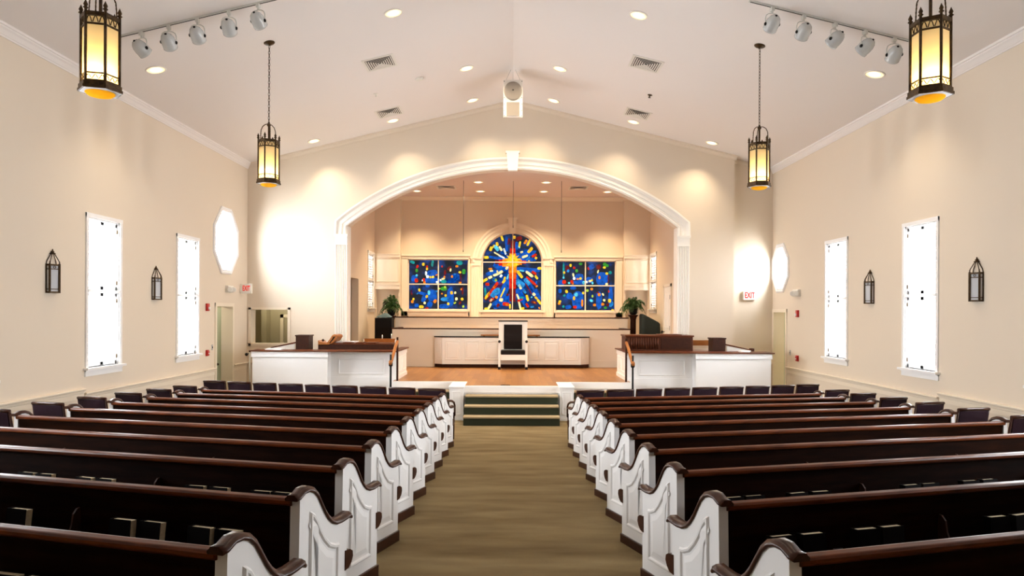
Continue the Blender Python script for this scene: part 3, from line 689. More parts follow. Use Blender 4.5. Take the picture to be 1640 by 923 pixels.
for x, y, wh in DL:
    r = dl0 if first else dup(dl0, dlT); first = False
    r.matrix_world = ceil_m(x, y); tag(r, 'lit round recessed downlight ' + wh, 'ceiling light', 'recessed downlights in the nave ceiling')
    spot(x, y, 0, ceil_m(x, y, 0.03), DOWN_W*(2.0 if y > 15 else 5.0 if y > 13 else 1.9), R(105) if y > 15 else R(150) if y > 13 else R(125))
for x, y in DLH: spot(x, y, 0, ceil_m(x, y, 0.03), DOWN_W)
CH = [(-0.99,19.7,'nearer of the two left of the centre'),(0.97,19.7,'nearer of the two right of the centre'),(-1.0,21.2,'farther of the two left of the centre'),(0.97,21.2,'farther of the two right of the centre'),
      (-2.97,21.2,'over the left stained glass window'),(2.95,21.2,'over the right stained glass window')]
for x, y, wh in CH:
    r = dup(dl0, dlT); r.matrix_world = Matrix.Translation((x, y, CZ)); tag(r, 'lit round downlight in the chancel ceiling, ' + wh, 'ceiling light', 'recessed downlights in the chancel ceiling')
    spot(x, y, 0, Matrix.Translation((x, y, CZ-0.03)), CHAN_W, R(100) if y > 21 else R(130), (1,0.78,0.5))
def make_vent():
    root = empty('air_vent'); tag(root, cat='vent'); h = 0.29
    m = MB()
    for a, b in ((h, 0.245),):
        m.box(-a,a,-a,-b,-0.012,0); m.box(-a,a,b,a,-0.012,0); m.box(-a,-b,-b,b,-0.012,0); m.box(b,a,-b,b,-0.012,0)
    m.build('frame', PLASTIC, root)
    m = MB(); m.box(-0.245,0.245,-0.245,0.245,-0.003,-0.001); m.build('backing', VENTDARK, root)
    m = MB()
    for q in range(4):
        M = Matrix.Rotation(q*PI/2, 4, 'Z')
        for i in range(6):
            y = -0.235+0.038*i; wd = -y-0.005
            if wd > 0.02: m.add([(-wd,y,-0.013),(wd,y,-0.013),(wd-0.016,y+0.021,-0.008),(-wd+0.016,y+0.021,-0.008)], [(0,1,2,3)], 0, False, M)
    m.build('slat', PLASTIC, root, weld=False)
    return root
v0 = make_vent(); vT = family(v0); first = True
for x, y, z, wh in ((-2.46,12.6,None,'nearer one on the left slope of the nave ceiling'),(2.45,12.6,None,'nearer one on the right slope of the nave ceiling'),(-2.80,15.45,None,'farther one on the left slope of the nave ceiling'),(2.82,15.45,None,'farther one on the right slope of the nave ceiling'),
                    (-2.0,20.55,CZ,'left one in the chancel ceiling'),(1.98,20.55,CZ,'right one in the chancel ceiling')):
    r = v0 if first else dup(v0, vT); first = False
    r.matrix_world = ceil_m(x, y) if z is None else Matrix.Translation((x, y, z)); tag(r, 'square white ceiling air vent, ' + wh, 'vent', 'square ceiling air vents')
m = MB(); m.lathe([(0.085,0),(0.085,-0.02),(0.07,-0.035),(0.045,-0.045),(0.001,-0.048)], n=20); o = m.build('smoke_detector', PLASTIC); o.matrix_world = ceil_m(-1.90, 13.84); tag(o, 'round white smoke detector on the left slope of the ceiling', 'smoke detector')
for x, mt, lb in ((-2.84, PLASTIC, 'tiny white sprinkler head on the left slope of the ceiling'), (2.83, BRONZE, 'tiny brass sprinkler head on the right slope of the ceiling')):
    m = MB(); m.lathe([(0.05,0),(0.05,-0.006),(0.018,-0.015),(0.012,-0.05),(0.028,-0.055),(0.028,-0.06),(0.001,-0.062)], n=16); o = m.build('sprinkler_head', mt); o.matrix_world = ceil_m(x, 14.1); tag(o, lb, 'sprinkler')

# track lights
def make_spot():
    root = empty('track_spotlight'); tag(root, cat='spotlight')
    m = MB(); m.box(-0.022,0.022,-0.03,0.03,-0.055,0.0); m.cyl((0,0,-0.055),(0,0,-0.085),0.014); m.build('adapter', LTGREY, root)
    m = MB(); m.tube([(-0.10,0,-0.235),(-0.10,0,-0.15),(-0.085,0,-0.11),(-0.05,0,-0.088),(0,0,-0.083),(0.05,0,-0.088),(0.085,0,-0.11),(0.10,0,-0.15),(0.10,0,-0.235)], 0.007, 8); m.build('yoke', LTGREY, root)
    Mh = Matrix.Translation((0,0,-0.235)) @ Matrix.Rotation(R(58), 4, 'X')
    m = MB(); m.lathe([(0.001,0.135),(0.045,0.125),(0.075,0.095),(0.092,0.05),(0.097,0.0),(0.095,-0.05),(0.098,-0.055),(0.098,-0.085),(0.088,-0.09)], n=22, M=Mh); hd = m.build('lamp_head', GREY, root)
    m = MB(); m.ball((0,0,0), 0.024, 8, M=Matrix.Translation((-0.1,0,-0.235)), sc=(0.8,1,1)); m.ball((0,0,0), 0.024, 8, M=Matrix.Translation((0.1,0,-0.235)), sc=(0.8,1,1))
    m.ball((0,0.0,0.13), 0.018, 8, M=Mh); m.build('knob', BLACK, hd)
    m = MB(); m.lathe([(0.086,-0.089),(0.001,-0.086)], n=20, M=Mh); m.build('lens', FROST, hd)
    return root
sp0 = make_spot(); spT = family(sp0); first = True
for sx in (-1, 1):
    xs = [5.20,4.82,4.42,3.98,3.57] if sx < 0 else [3.62,4.06,4.50,4.92,5.33]
    xa, xb = 3.3, 5.55; dx = xb-xa; Lc = dx/math.cos(PHI)
    tr = empty('track_rail'); tr.matrix_world = ceil_m(sx*(xa+xb)/2, 9.55); tag(tr, 'pale metal lighting track on the %s slope of the ceiling' % SIDE[sx], 'lighting track')
    m = MB(); m.box(-Lc/2, Lc/2, -0.02, 0.02, -0.022, 0); m.build('rail', LTGREY, tr)
    m = MB(); m.box(-Lc/2+.02, Lc/2-.02, -0.008, 0.008, -0.024, -0.0215); m.build('slot', BLACK, tr)
    for i, x in enumerate(sorted(xs)):
        r = sp0 if first else dup(sp0, spT); first = False
        yaw = random.uniform(-25, 25) + sx*12
        r.matrix_world = Matrix.Translation((sx*x, 9.55, ceil_z(x)-0.022)) @ Matrix.Rotation(R(yaw), 4, 'Z')
        wh = ['nearest the ridge', 'second from the ridge', 'third from the ridge', 'fourth from the ridge', 'nearest the side wall'][i]
        tag(r, 'round grey spotlight hanging from the %s ceiling track, %s' % (SIDE[sx], wh), 'spotlight', 'spotlights on the %s ceiling track' % SIDE[sx])

# loudspeaker hung from the ridge
sp = empty('hanging_loudspeaker', (0, 14.55, 6.37)); sp.rotation_euler = (R(14), 0, 0); tag(sp, 'white and grey loudspeaker hanging under the ceiling ridge', 'loudspeaker')
m = MB(); m.box(-0.205,0.205,0,0.42,0,0.76); m.build('cabinet', SPKWHITE, sp, bevel=0.008)
m = MB(); m.lathe([(0.19,0.0),(0.19,0.012),(0.15,0.022),(0.08,0.03),(0.001,0.032)], n=36, M=Matrix.Translation((0,0,0.535)) @ Matrix.Rotation(R(90),4,'X')); gr = m.build('round_grille', GRILLE, sp)
m = MB(); m.ball((0,-0.034,0.555), 0.014, 8); m.build('badge', BLACK, gr)
m = MB(); m.box(-0.135,0.135,-0.012,0.0,0.03,0.31); m.build('lower_grille', GRILLE, sp, bevel=0.004)
m = MB()
for x in (-0.185,0.185):
    for z in (0.03,0.14,0.27,0.40,0.73): m.cyl((x,0.001,z),(x,-0.006,z),0.009,n=8)
m.build('bolt', BLACK, sp)
m = MB()
for x, y in ((-0.15,0.1),(0.15,0.1),(0,0.38)): m.cyl((x,y,0.76),(x*0.3,y,1.00-y*0.12-abs(x)*0.1),0.004,n=6)
m.build('suspension_cable', GREY, sp)

# ================================================================== PENDANT LANTERNS
def hexp(r, a, k): t = a + k*PI/3; return (r*math.cos(t), r*math.sin(t))
def make_pendant(drop):
    """hexagonal lantern; origin at its bottom, the canopy 'drop' above"""
    root = empty('pendant_lantern'); tag(root, cat='lantern'); HR = 0.158
    f = MB(); pts = [hexp(HR, 0, k) for k in range(6)]
    for x, y in pts:
        f.cyl((x,y,0.05),(x,y,0.70),0.0125,n=8)
    def ring(r, z0, z1, t):
        o_ = [hexp(r, 0, k) for k in range(6)]; i_ = [hexp(r-t, 0, k) for k in range(6)]
        f.prism(o_, XY(z0), (0,0,z1-z0), holes=[i_])
    ring(HR+0.010,0.665,0.70,0.03); ring(HR+0.004,0.585,0.60,0.02); ring(HR+0.004,0.145,0.157,0.02); ring(HR+0.022,0.035,0.075,0.045); ring(HR+0.012,0.075,0.09,0.03); ring(HR+0.030,0.012,0.038,0.05)
    # openwork under the top ring and above the base
    for k in range(6):
        a = Vector((*pts[k],0)); b = Vector((*pts[(k+1) % 6],0)); n_ = 3
        for i in range(n_):
            p = a.lerp(b, (i+0.08)/n_); q = a.lerp(b, (i+0.92)/n_); c_ = (p+q)/2; o2 = []
            for j in range(7): t = j/6; o2.append(p.lerp(q, t) + Vector((0,0,0.605 + 0.055*math.sin(PI*t))))
            f.tube(o2, 0.0045, 5)
        wv = [a.lerp(b, 0.06+0.88*j/16) + Vector((0,0,0.118 + 0.018*math.sin(j/16*PI*5))) for j in range(17)]; f.tube(wv, 0.004, 5)
    fo = f.build('frame', BRONZE, root)
    for x, y in pts:
        m = MB(); m.lathe([(0.012,0.70),(0.012,0.715),(0.024,0.725),(0.012,0.738),(0.019,0.752),(0.019,0.758),(0.001,0.80)], o=(x,y,0), n=8); m.build('finial', BRONZE, fo)
    for k in range(6):
        a = Vector((*hexp(HR-0.009,0,k),0)); b = Vector((*hexp(HR-0.009,0,k+1),0)); n_ = Vector(((a+b)/2)).normalized()*0.003; m = MB()
        vs = [a+Vector((0,0,.08)), b+Vector((0,0,.08)), b+Vector((0,0,.66)), a+Vector((0,0,.66))]; m.add(vs, [(0,1,2,3)]); m.build('glass_pane', LANTERN, root)
    m = MB(); m.lathe([(0.178,0.03),(0.172,0.012),(0.125,0.006),(0.12,0.02)], n=6, smooth=False); m.build('base_glass', FROST, root)
    m = MB(); m.lathe([(0.122,0.03),(0.122,0.0),(0.10,-0.018),(0.055,-0.03),(0.001,-0.033)], n=28); m.build('base_lens', AMBER, root)
    y_ = MB()
    y_.cyl((0,0,0.30),(0,0,0.99),0.015,n=10)
    y_.lathe([(0.015,0.92),(0.03,0.935),(0.03,0.955),(0.012,0.985)], n=10)
    for k in (0.5, 2.5, 4.5):
        dx_, dy_ = hexp(1, 0, k); pr = [(0.135,0.69),(0.132,0.78),(0.125,0.87),(0.10,0.925),(0.06,0.955),(0.015,0.965)]
        pth = []; 
        for (r0, z0), (r1, z1) in zip(pr, pr[1:]):
            for j in range(5): t = j/5; pth.append((dx_*(r0+(r1-r0)*t), dy_*(r0+(r1-r0)*t), z0+(z1-z0)*t))
        y_.tube(pth, [0.0055+0.002*(j % 2) for j in range(len(pth))], 6)
    for k in range(3): a = hexp(0.155,0,k+0); b = hexp(0.155,0,k+3); y_.cyl((*a,0.68),(*b,0.68),0.006,n=6)
    y_.build('yoke', BRONZE, root)
    c = MB(); z = 0.985; i = 0
    while z < drop-0.04:
        ax = Matrix.Translation((0,0,z+0.026)) @ Matrix.Rotation(i*PI/2, 4, 'Z')
        pts_ = [(0.012*math.cos(t), 0, 0.03*math.sin(t)) for t in [2*PI*j/10 for j in range(10)]]
        c.tube(pts_, 0.0042, 5, M=ax, closed=True); z += 0.047; i += 1
    c.build('chain', BRONZE, root)
    return root
PEND = [(-3.78,6.25,4.205,R(-105),'large in front at the left, hanging near the camera','left'),(3.80,6.22,4.19,R(-90),'large in front at the right, hanging near the camera','right'),
        (-3.86,10.8,4.215,R(-92),'farther one on the left, above the pews','left'),(3.90,10.8,4.205,R(-65),'farther one on the right, above the pews','right')]
p0 = make_pendant(ceil_z(3.83)-4.205); pT = family(p0); first = True
for x, y, z, rz, lb, sd in PEND:
    r = p0 if first else dup(p0, pT); first = False
    r.location = (x, y, z); r.rotation_euler = (0,0,rz)
    tag(r, 'lit bronze lantern with amber glass, ' + lb, 'lantern', 'hexagonal pendant lanterns')
    m = MB(); m.lathe([(0.085,0.0),(0.085,-0.008),(0.07,-0.02),(0.035,-0.032),(0.012,-0.04),(0.001,-0.06)], n=20); cn = m.build('canopy', BRONZE, r)
    cn.matrix_parent_inverse = Matrix.Identity(4)
    cn.matrix_basis = (Matrix.Translation((x, y, z)) @ Matrix.Rotation(rz, 4, 'Z')).inverted() @ ceil_m(x, y)
    for dz, wt in ((0.15, PEND_W),):
        ld = bpy.data.lights.new('lantern_light', 'POINT'); ld.energy = wt; ld.color = (1.0,0.68,0.25); ld.shadow_soft_size = 0.04
        lo = bpy.data.objects.new('lantern_light', ld); C.objects.link(lo); lo.location = (x+0.0, y-0.03, z+dz)

# wall sconces
def make_sconce():
    root = empty('wall_sconce'); tag(root, cat='wall lamp'); hw_ = 0.105; D = 0.12
    P = [(-hw_,0),(-hw_*0.98,-D*0.45),(0,-D),(hw_*0.98,-D*0.45),(hw_,0)]
    f = MB()
    for x, y in P: f.box(x-0.011,x+0.011,min(y,-0.0)-0.009,y+0.009,0,0.43)
    def band(z0, z1, e):
        Q = [(x*(1+e), y*(1+e)) for x, y in P]; f.prism(Q, XY(z0), (0,0,z1-z0), holes=[[(x*0.86, min(y*0.86,-0.004)) for x, y in P]])
    band(0,0.022,0.06); band(0.05,0.062,0.02); band(0.345,0.357,0.02); band(0.40,0.425,0.06)
    for i in range(4):
        a = Vector((*P[i],0)); b = Vector((*P[i+1],0)); c_ = (a+b)/2; w_ = (b-a).length
        if w_ > 0.07:
            pts_ = [c_ + (b-a).normalized()*0.016*math.cos(t) + Vector((0,0,0.379+0.016*math.sin(t))) for t in [2*PI*j/10 for j in range(10)]]
            f.tube(pts_, 0.004, 5, closed=True)
    f.box(-hw_,hw_,-0.006,0,0,0.43); fo = f.build('frame', BRONZE, root)
    m = MB()
    for x, y in (P[1], P[3]): m.lathe([(0.006,0.42),(0.010,0.44),(0.004,0.45),(0.008,0.458),(0.001,0.475)], o=(x,y,0), n=8)
    m.build('finial', BRONZE, fo)
    m = MB()
    for q in (P[0], P[1], P[2], P[3], P[4]):
        pr = [(1.0,0.42),(0.9,0.47),(0.55,0.53),(0.30,0.575),(0.22,0.585)]
        m.tube([(q[0]*t, q[1]*t - 0.02*(1-t)-0.004, z) for t, z in pr], 0.006, 6)
    m.lathe([(0.02,0.575),(0.038,0.583),(0.038,0.592),(0.018,0.60),(0.026,0.61),(0.012,0.625),(0.006,0.65),(0.001,0.655)], o=(0,-0.022,0), n=12); m.build('crown', BRONZE, root)
    m = MB(); Q = [(x*0.93, y*0.93) for x, y in P]
    for i in range(4): a, b = Q[i], Q[i+1]; m.add([(*a,0.02),(*b,0.02),(*b,0.41),(*a,0.41)], [(0,1,2,3)])
    m.build('glass_pane', FROST, root)
    return root
s0 = make_sconce(); sT = family(s0); first = True
for sx, y, z, lb in ((-1,9.62,2.46,'nearer one on the left wall'),(-1,12.42,2.41,'between the windows on the left wall'),(1,12.36,2.40,'between the windows on the right wall'),(1,9.52,2.40,'nearer one on the right wall')):
    r = s0 if first else dup(s0, sT); first = False
    r.location = (sx*W, y, z); r.rotation_euler = (0,0,R(90 if sx < 0 else -90)); r.scale = (1,1,0.95)
    tag(r, 'unlit bronze lantern sconce with white glass, ' + lb, 'wall lamp', 'lantern sconces on the side walls')

# ================================================================== CHANCEL FURNITURE
# choir tiers
def tier(name, y, x0, x1, zt, yb, label, lines):
    t = empty(name, (0, y, ST)); tag(t, label, 'choir riser'); h = zt-ST
    m = MB(); m.box(x0, x1, 0, 0.10, 0.001, h-0.03); m.box(x0, x0+0.08, 0.1, yb-y-.01, 0.001, h-0.03); m.box(x1-0.08, x1, 0.1, yb-y-.01, 0.001, h-0.03); m.build('parapet', TRIMC, t)
    m = MB(); m.box(x0-0.03, x1+0.03, -0.025, 0.13, h-0.03, h); m.box(x0-0.03, x0+0.11, 0.13, yb-y-.01, h-0.03, h); m.box(x1-0.11, x1+0.03, 0.13, yb-y-.01, h-0.03, h); m.build('cap', DARKWOOD, t, bevel=0.005)
    m = MB(); m.box(x0, x1, -0.012, 0, 0.0, 0.17); m.box(x0, x1, -0.018, 0, 0.17, 0.19); m.box(x0, x1, -0.012, 0, h-0.12, h-0.03)
    for z in lines: m.box(x0+.1, x1-.1, -0.006, 0, z, z+0.012)
    for x in (x0+0.06, x1-0.06): m.box(x-0.06, x+0.06, -0.012, 0, 0.19, h-0.12)
    m.build('molding', TRIMC, t)
tier('choir_riser', 19.02, -3.33, 3.28, 1.755, 20.28, 'lower tier of the choir loft behind the white railing', ())
tier('choir_riser', 20.30, -3.47, 3.44, 2.06, 22.2, 'upper tier of the choir loft under the stained glass windows', (1.17, 1.26))
# railing with seven raised panels
t = empty('choir_railing', (0, 18.74, ST)); tag(t, 'white panelled railing with dark cap behind the throne chair', 'railing')
RO = [(-1.90,0),(1.90,0),(2.14,0.20),(2.14,0.235),(-2.14,0.235),(-2.14,0.20)]
m = MB(); m.prism(RO, XY(0.09), (0,0,0.735)); m.build('body', TRIM, t)
m = MB(); m.prism([(x*1.008, y-0.02) for x, y in RO], XY(0.825), (0,0,0.03)); m.build('cap', BLACK, t, bevel=0.005)
m = MB(); m.prism([(x*0.998, y+0.01) for x, y in RO], XY(0.001), (0,0,0.089)); m.build('plinth', DARKWOOD, t)
for i in range(7):
    a = -1.90+0.543*i; m = MB(); molded_panel(m, rect(a+.07, a+.543-.07, 0.21, 0.73), XZ(-0.001), (0,-1,0), w_=0.025, h=0.012, field=0.012); m.box(a-0.006, a+0.006, -0.006, 0, 0.09, 0.825); m.build('panel', TRIM, t)
for s in (-1, 1):
    M = Matrix.Translation((s*1.90,0,0)) @ Matrix.Rotation(s*math.atan2(0.22,0.24), 4, 'Z'); m = MB()
    molded_panel(m, rect(*(sorted((s*0.05, s*0.28))), 0.21, 0.73), XZ(-0.002), (0,-1,0), w_=0.02, M=M); m.build('panel', TRIM, t)
t = empty('communion_shelf', (0, 18.86, ST)); tag(t, 'honey coloured wooden shelf just behind the throne and railing', 'shelf')
m = MB(); m.box(-0.86, 0.78, -0.07, 0.08, 0.868, 0.905); m.build('shelf_board', HONEY, t, bevel=0.006)
m = MB(); m.box(-0.8,-0.74,-0.05,0.06,0.856,0.868); m.box(0.66,0.72,-0.05,0.06,0.856,0.868); m.build('foot', HONEY, t)

# throne chair
t = empty('throne_chair', (0.03, 18.12, ST)); tag(t, 'tall white pulpit chair with black leather back at centre stage', 'chair')
for s in (-1, 1):
    m = MB(); x = s*0.36; m.box(x-0.03,x+0.03,0.0,0.06,0.07,0.74); m.build('leg', TRIM, t, bevel=0.004)
    m = MB(); m.box(x-0.034,x+0.034,-0.004,0.064,0,0.07); m.build('foot', BLACK, t)
    m = MB(); m.box(x-0.028,x+0.028,0.46,0.52,0.0,1.24); m.build('leg', TRIM, t, bevel=0.004)
    m = MB(); m.box(x-0.03,x+0.03,0.02,0.47,0.72,0.76); a_ = m.build('armrest', TRIM, t, bevel=0.006)
    m = MB(); m.cyl((x,-0.045,0.745),(x,0.05,0.745),0.036,n=14); m.ball((x,-0.05,0.745),0.026,10); m.build('arm_scroll', BLACK, a_)
m = MB(); m.prism(rect(-0.385,0.385,0.40,1.27), XZ(0.455), (0,0.05,0), holes=[rect(-0.25,0.25,0.52,1.19)])
molded_panel(m, rect(-0.30,0.30,0.48,1.23), XZ(0.4555), (0,-1,0), w_=0.02, field=0.0) if False else None
m.box(-0.29,-0.275,0.445,0.455,0.50,1.22); m.box(0.275,0.29,0.445,0.455,0.50,1.22); m.box(-0.29,0.29,0.445,0.455,1.205,1.22); m.build('back_frame', TRIM, t)
m = MB(); m.box(-0.25,0.25,0.44,0.50,0.515,1.19); m.build('back_cushion', LEATHER, t, bevel=0.015)
m = MB(); m.box(-0.40,0.40,0.43,0.53,1.27,1.30); m.build('top_rail', BLACK, t, bevel=0.004)
m = MB(); m.box(-0.325,0.325,0.02,0.45,0.395,0.505); m.build('seat', LEATHER, t, bevel=0.02)
m = MB(); m.box(-0.33,0.33,0.012,0.45,0.25,0.395); m.box(-0.33,0.33,0.005,0.012,0.25,0.265); m.build('seat_frame', TRIM, t)

# partitions at both sides of the stage
for sx in (-1, 1):
    t = empty('choir_partition', (sx*4.1, 15.3, 0)); tag(t, 'low white panelled partition with wooden cap on the %s side of the stage' % SIDE[sx], 'partition', 'stage partitions')
    ox, oy = -sx*4.1, -15.3
    def bx(mb, a0, a1, y0, y1, z0, z1): mb.box(min(sx*a0,sx*a1)+ox, max(sx*a0,sx*a1)+ox, y0+oy, y1+oy, z0, z1)
    m = MB(); bx(m, 4.07, 5.73, 15.08, 15.44, 0, 1.32); bx(m, 4.055, 5.745, 15.05, 15.08, 1.20, 1.32); bx(m, 4.05, 5.75, 15.04, 15.08, 1.20, 1.215); m.build('front_panel', PAINT, t)
    m = MB(); bx(m, 2.57, 4.07, 15.36, 15.44, 0, 1.32); bx(m, 2.57, 4.07, 15.345, 15.36, 1.20, 1.32); bx(m, 2.57, 4.07, 15.34, 15.36, 0.55, 0.74)
    a, b = sorted((sx*2.86+ox, sx*3.90+ox)); molded_panel(m, rect(a, b, 0.80, 1.155), XZ(15.3595+oy), (0,-1,0), w_=0.03, h=0.016, field=0.002); m.build('recessed_panel', PAINT, t)
    m = MB(); bx(m, 2.57, 2.65, 15.44, 16.66, ST+0.001, 1.32); bx(m, 2.555, 2.57, 15.36, 16.66, 1.22, 1.32); bx(m, 2.55, 2.57, 15.36, 16.66, ST+.001, ST+0.09)
    for y0, y1 in ((15.45,15.98),(16.05,16.58)): molded_panel(m, rect(y0+oy, y1+oy, 0.84, 1.18), YZ(sx*2.57+ox), (-sx,0,0), w_=0.025, h=0.012, field=0.004)
    m.build('side_panel', TRIM, t)
    m = MB(); bx(m, 2.52, 5.78, 14.99, 15.52, 1.321, 1.348); bx(m, 2.52, 2.72, 15.52, 16.72, 1.321, 1.348); m.build('cap', MAHOG, t, bevel=0.006)

# handrails at the stage side steps
for sx in (-1, 1):
    t = empty('handrail', (sx*2.50, 14.2, 0)); tag(t, 'dark stair handrail with two posts on the %s side of the stage steps' % SIDE[sx], 'handrail', 'stage step handrails')
    m = MB(); m.cyl((-sx*0.0-sx*0.0,-0.10,0.0),(0,-0.10,1.33),0.022,n=10); m.lathe([(0.03,1.08),(0.042,1.10),(0.042,1.16),(0.03,1.18)], o=(0,-0.10,0), n=10); m.lathe([(0.024,0.45),(0.036,0.47),(0.036,0.62),(0.024,0.64)], o=(0,-0.10,0), n=10); m.build('post', BLACK, t)
    m = MB(); m.box(-0.02,0.02,0.70,0.745,0.70,1.655); m.build('post', DARKWOOD, t, bevel=0.004)
    m = MB(); m.tube([(0,0.72,1.57),(0,0.45,1.45),(0,0.15,1.28),(0,-0.02,1.20),(0,-0.14,1.17),(0,-0.17,1.13)], [0.03,0.032,0.032,0.036,0.04,0.03], 10); m.build('grip', HONEY, t)

# organ console, seen from its back, at the right
t = empty('organ_console', (3.39, 15.68, ST)); tag(t, 'brown wooden organ console with tambour slats at right of stage', 'organ')
m = MB(); m.box(-0.77,0.77,0.0,0.62,0.001,0.98); m.build('case', CONSOLE, t, bevel=0.006)
m = MB()
for i in range(13): x = -0.70+0.055*i; m.cyl((x,0.002,0.70),(x,0.002,0.955),0.023,n=8)
m.build('tambour', CONSOLE, t)
m = MB(); m.box(0.03,0.72,-0.012,0.0,0.70,0.95); m.build('back_panel', DARKWOOD, t, bevel=0.004)
m = MB(); m.box(-0.79,0.79,-0.03,0.64,0.98,1.015); m.build('top', MAHOG, t, bevel=0.006)
m = MB(); m.box(0.02,0.52,0.02,0.5,1.016,1.035); m.build('lid', MAHOG, t, bevel=0.004)
# piano at the left
t = empty('grand_piano', (-3.56, 15.70, ST)); tag(t, 'low brown grand piano with curled music desk behind the left partition', 'piano')
po = [(-0.90,0.0),(0.84,0.0),(0.86,0.10),(0.84,0.40),(0.72,0.62),(0.50,0.72),(0.25,0.76),(-0.05,0.80),(-0.40,0.90),(-0.78,0.92),(-0.90,0.80)]
m = MB(); m.prism(po, XY(0.50), (0,0,0.27)); m.build('case', DARKWOOD, t, bevel=0.008)
m = MB(); m.prism([(x*0.97-0.0, y*0.94+0.02) for x, y in po if x > -2][:], XY(0.771), (0,0,0.02)); 
for x0, x1 in ((-0.34,-0.14),(-0.05,0.13),(0.18,0.42)): m.box(x0,x1,0.05,0.40,0.792,0.815)
m.build('lid', MAHOG, t, bevel=0.004)
m = MB()
for x, y in ((-0.8,0.1),(0.74,0.12),(-0.3,0.8)): m.cyl((x,y,0.0),(x,y,0.5),0.03,0.05,n=10)
m.build('leg', DARKWOOD, t)
m = MB(); m.prism([(-0.90,0.74),(-0.90,0.86),(-0.86,0.83),(-0.80,0.82),(-0.70,0.80),(-0.62,0.90),(-0.58,0.97),(-0.53,1.0),(-0.47,0.98),(-0.45,0.94),(-0.50,0.86),(-0.58,0.79),(-0.66,0.76),(-0.66,0.74)], XZ(0.0), (0,0.5,0), holes=[[(-0.55,0.945),(-0.50,0.945),(-0.55,0.87),(-0.62,0.80),(-0.64,0.81),(-0.58,0.88)]]); m.build('music_desk', HONEY, t, bevel=0.004)
m = MB(); m.ball((-0.80,0.06,0.86),0.03,10); m.build('knob', DARKWOOD, t)
m = MB(); m.box(-0.80,-0.05,0.3,0.42,0.795,0.83); m.build('sheet_music', PAPER, t)

# choir desks beside the partitions, each with a sloping book board
for sx in (-1, 1):
    xc = 4.81 if sx < 0 else 4.755; zt = 1.665 if sx < 0 else 1.645
    t = empty('choir_desk', (sx*xc, 15.66, ST)); tag(t, 'dark brown box-shaped choir desk with a sloping side board, %s side' % SIDE[sx], 'desk', 'choir desks')
    m = MB(); m.box(-0.15,0.15,0.0,0.34,0.001,zt-ST-0.03); m.build('body', DARKWOOD, t, bevel=0.005)
    m = MB(); m.box(-0.165,0.165,-0.012,0.355,zt-ST-0.03,zt-ST); m.build('top', DARKWOOD, t, bevel=0.004)
    m = MB(); a, b = (0.16, 0.74); pl = [(sx*a,0.79),(sx*b,0.675),(sx*b,0.695),(sx*a,0.825)]; m.prism(pl, XZ(0.05), (0,0.16,0)); m.build('book_board', MAHOG, t)
    m = MB(); pl = [(sx*0.2,0.005),(sx*0.72,0.005),(sx*0.72,0.675),(sx*0.2,0.78)]; m.prism(pl, XZ(0.07), (0,0.03,0)); m.build('side_panel', TRIM, t)
    if sx > 0: m = MB(); m.box(0.745,0.82,0.03,0.17,0.001,0.72); m.build('end_post', CONSOLE, t, bevel=0.004)
for (x, y, w_, lb) in ((-5.36,15.26,0.13,'left white paper lying on the left partition cap'),(-5.20,15.22,0.10,'right white paper lying on the left partition cap'),(5.20,15.24,0.12,'white paper lying on the right partition cap')):
    m = MB(); m.box(-w_,w_*0.8,-0.08,0.08,0.001,0.022); m.box(-w_*0.8,w_,-0.07,0.09,0.022,0.034); o = m.build('paper_stack', PAPER, loc=(x,y,1.348)); tag(o, lb, 'paper')
# benches further back
def bench(x0, x1, y, zt, label, name='choir_bench'):
    t = empty(name, ((x0+x1)/2, y, ST)); tag(t, label, 'bench', 'wooden choir benches'); h = zt-ST; w_ = (x1-x0)/2
    m = MB(); m.box(-w_,w_,0,0.04,h-0.13,h); m.build('top_rail', HONEY, t, bevel=0.006)
    m = MB(); m.box(-w_,w_,0.01,0.03,0.45,h-0.20); m.build('backrest', TRIM, t)
    m = MB(); m.box(-w_,w_,-0.40,0.01,0.42,0.45); m.build('seat', HONEY, t)
    for s in (-1, 1):
        m = MB(); m.prism([(-0.40,0.001),(0.04,0.001),(0.04,h-0.02),(0.0,h-0.02),(-0.05,0.62),(-0.40,0.58)], YZ(s*w_-0.015), (0.03,0,0)); m.build('end_panel', TRIM, t)
bench(4.20, 4.94, 16.42, 1.56, 'small honey wood bench between organ console and right choir desk')
bench(-3.88, -3.05, 17.9, 1.50, 'honey wood bench behind the piano inside the chancel')
o = MB().box(-0.035,0.035,-0.025,0.025,0,0.17).build('hymnal', CUPRED, loc=(4.55,16.25,ST+0.4505)); tag(o, 'red book standing on the small bench right of the organ console', 'book')
for x, dz in ((-3.40,0),(-3.16,0.03)):
    t = empty('altar_candle', (x, 17.915, 1.50)); m = MB(); m.cyl((0,0,0.0),(0,0,0.07+dz),0.012,n=10); m.build('candle', PAPER, t)
    m = MB(); m.lathe([(0.001,0.068+dz),(0.009,0.078+dz),(0.006,0.09+dz),(0.001,0.105+dz)], n=8); m.build('flame', BULB, t)
    tag(t, 'tiny lit candle on the chancel bench, the ' + ('left one' if x < -3.3 else 'taller right one'), 'candle')
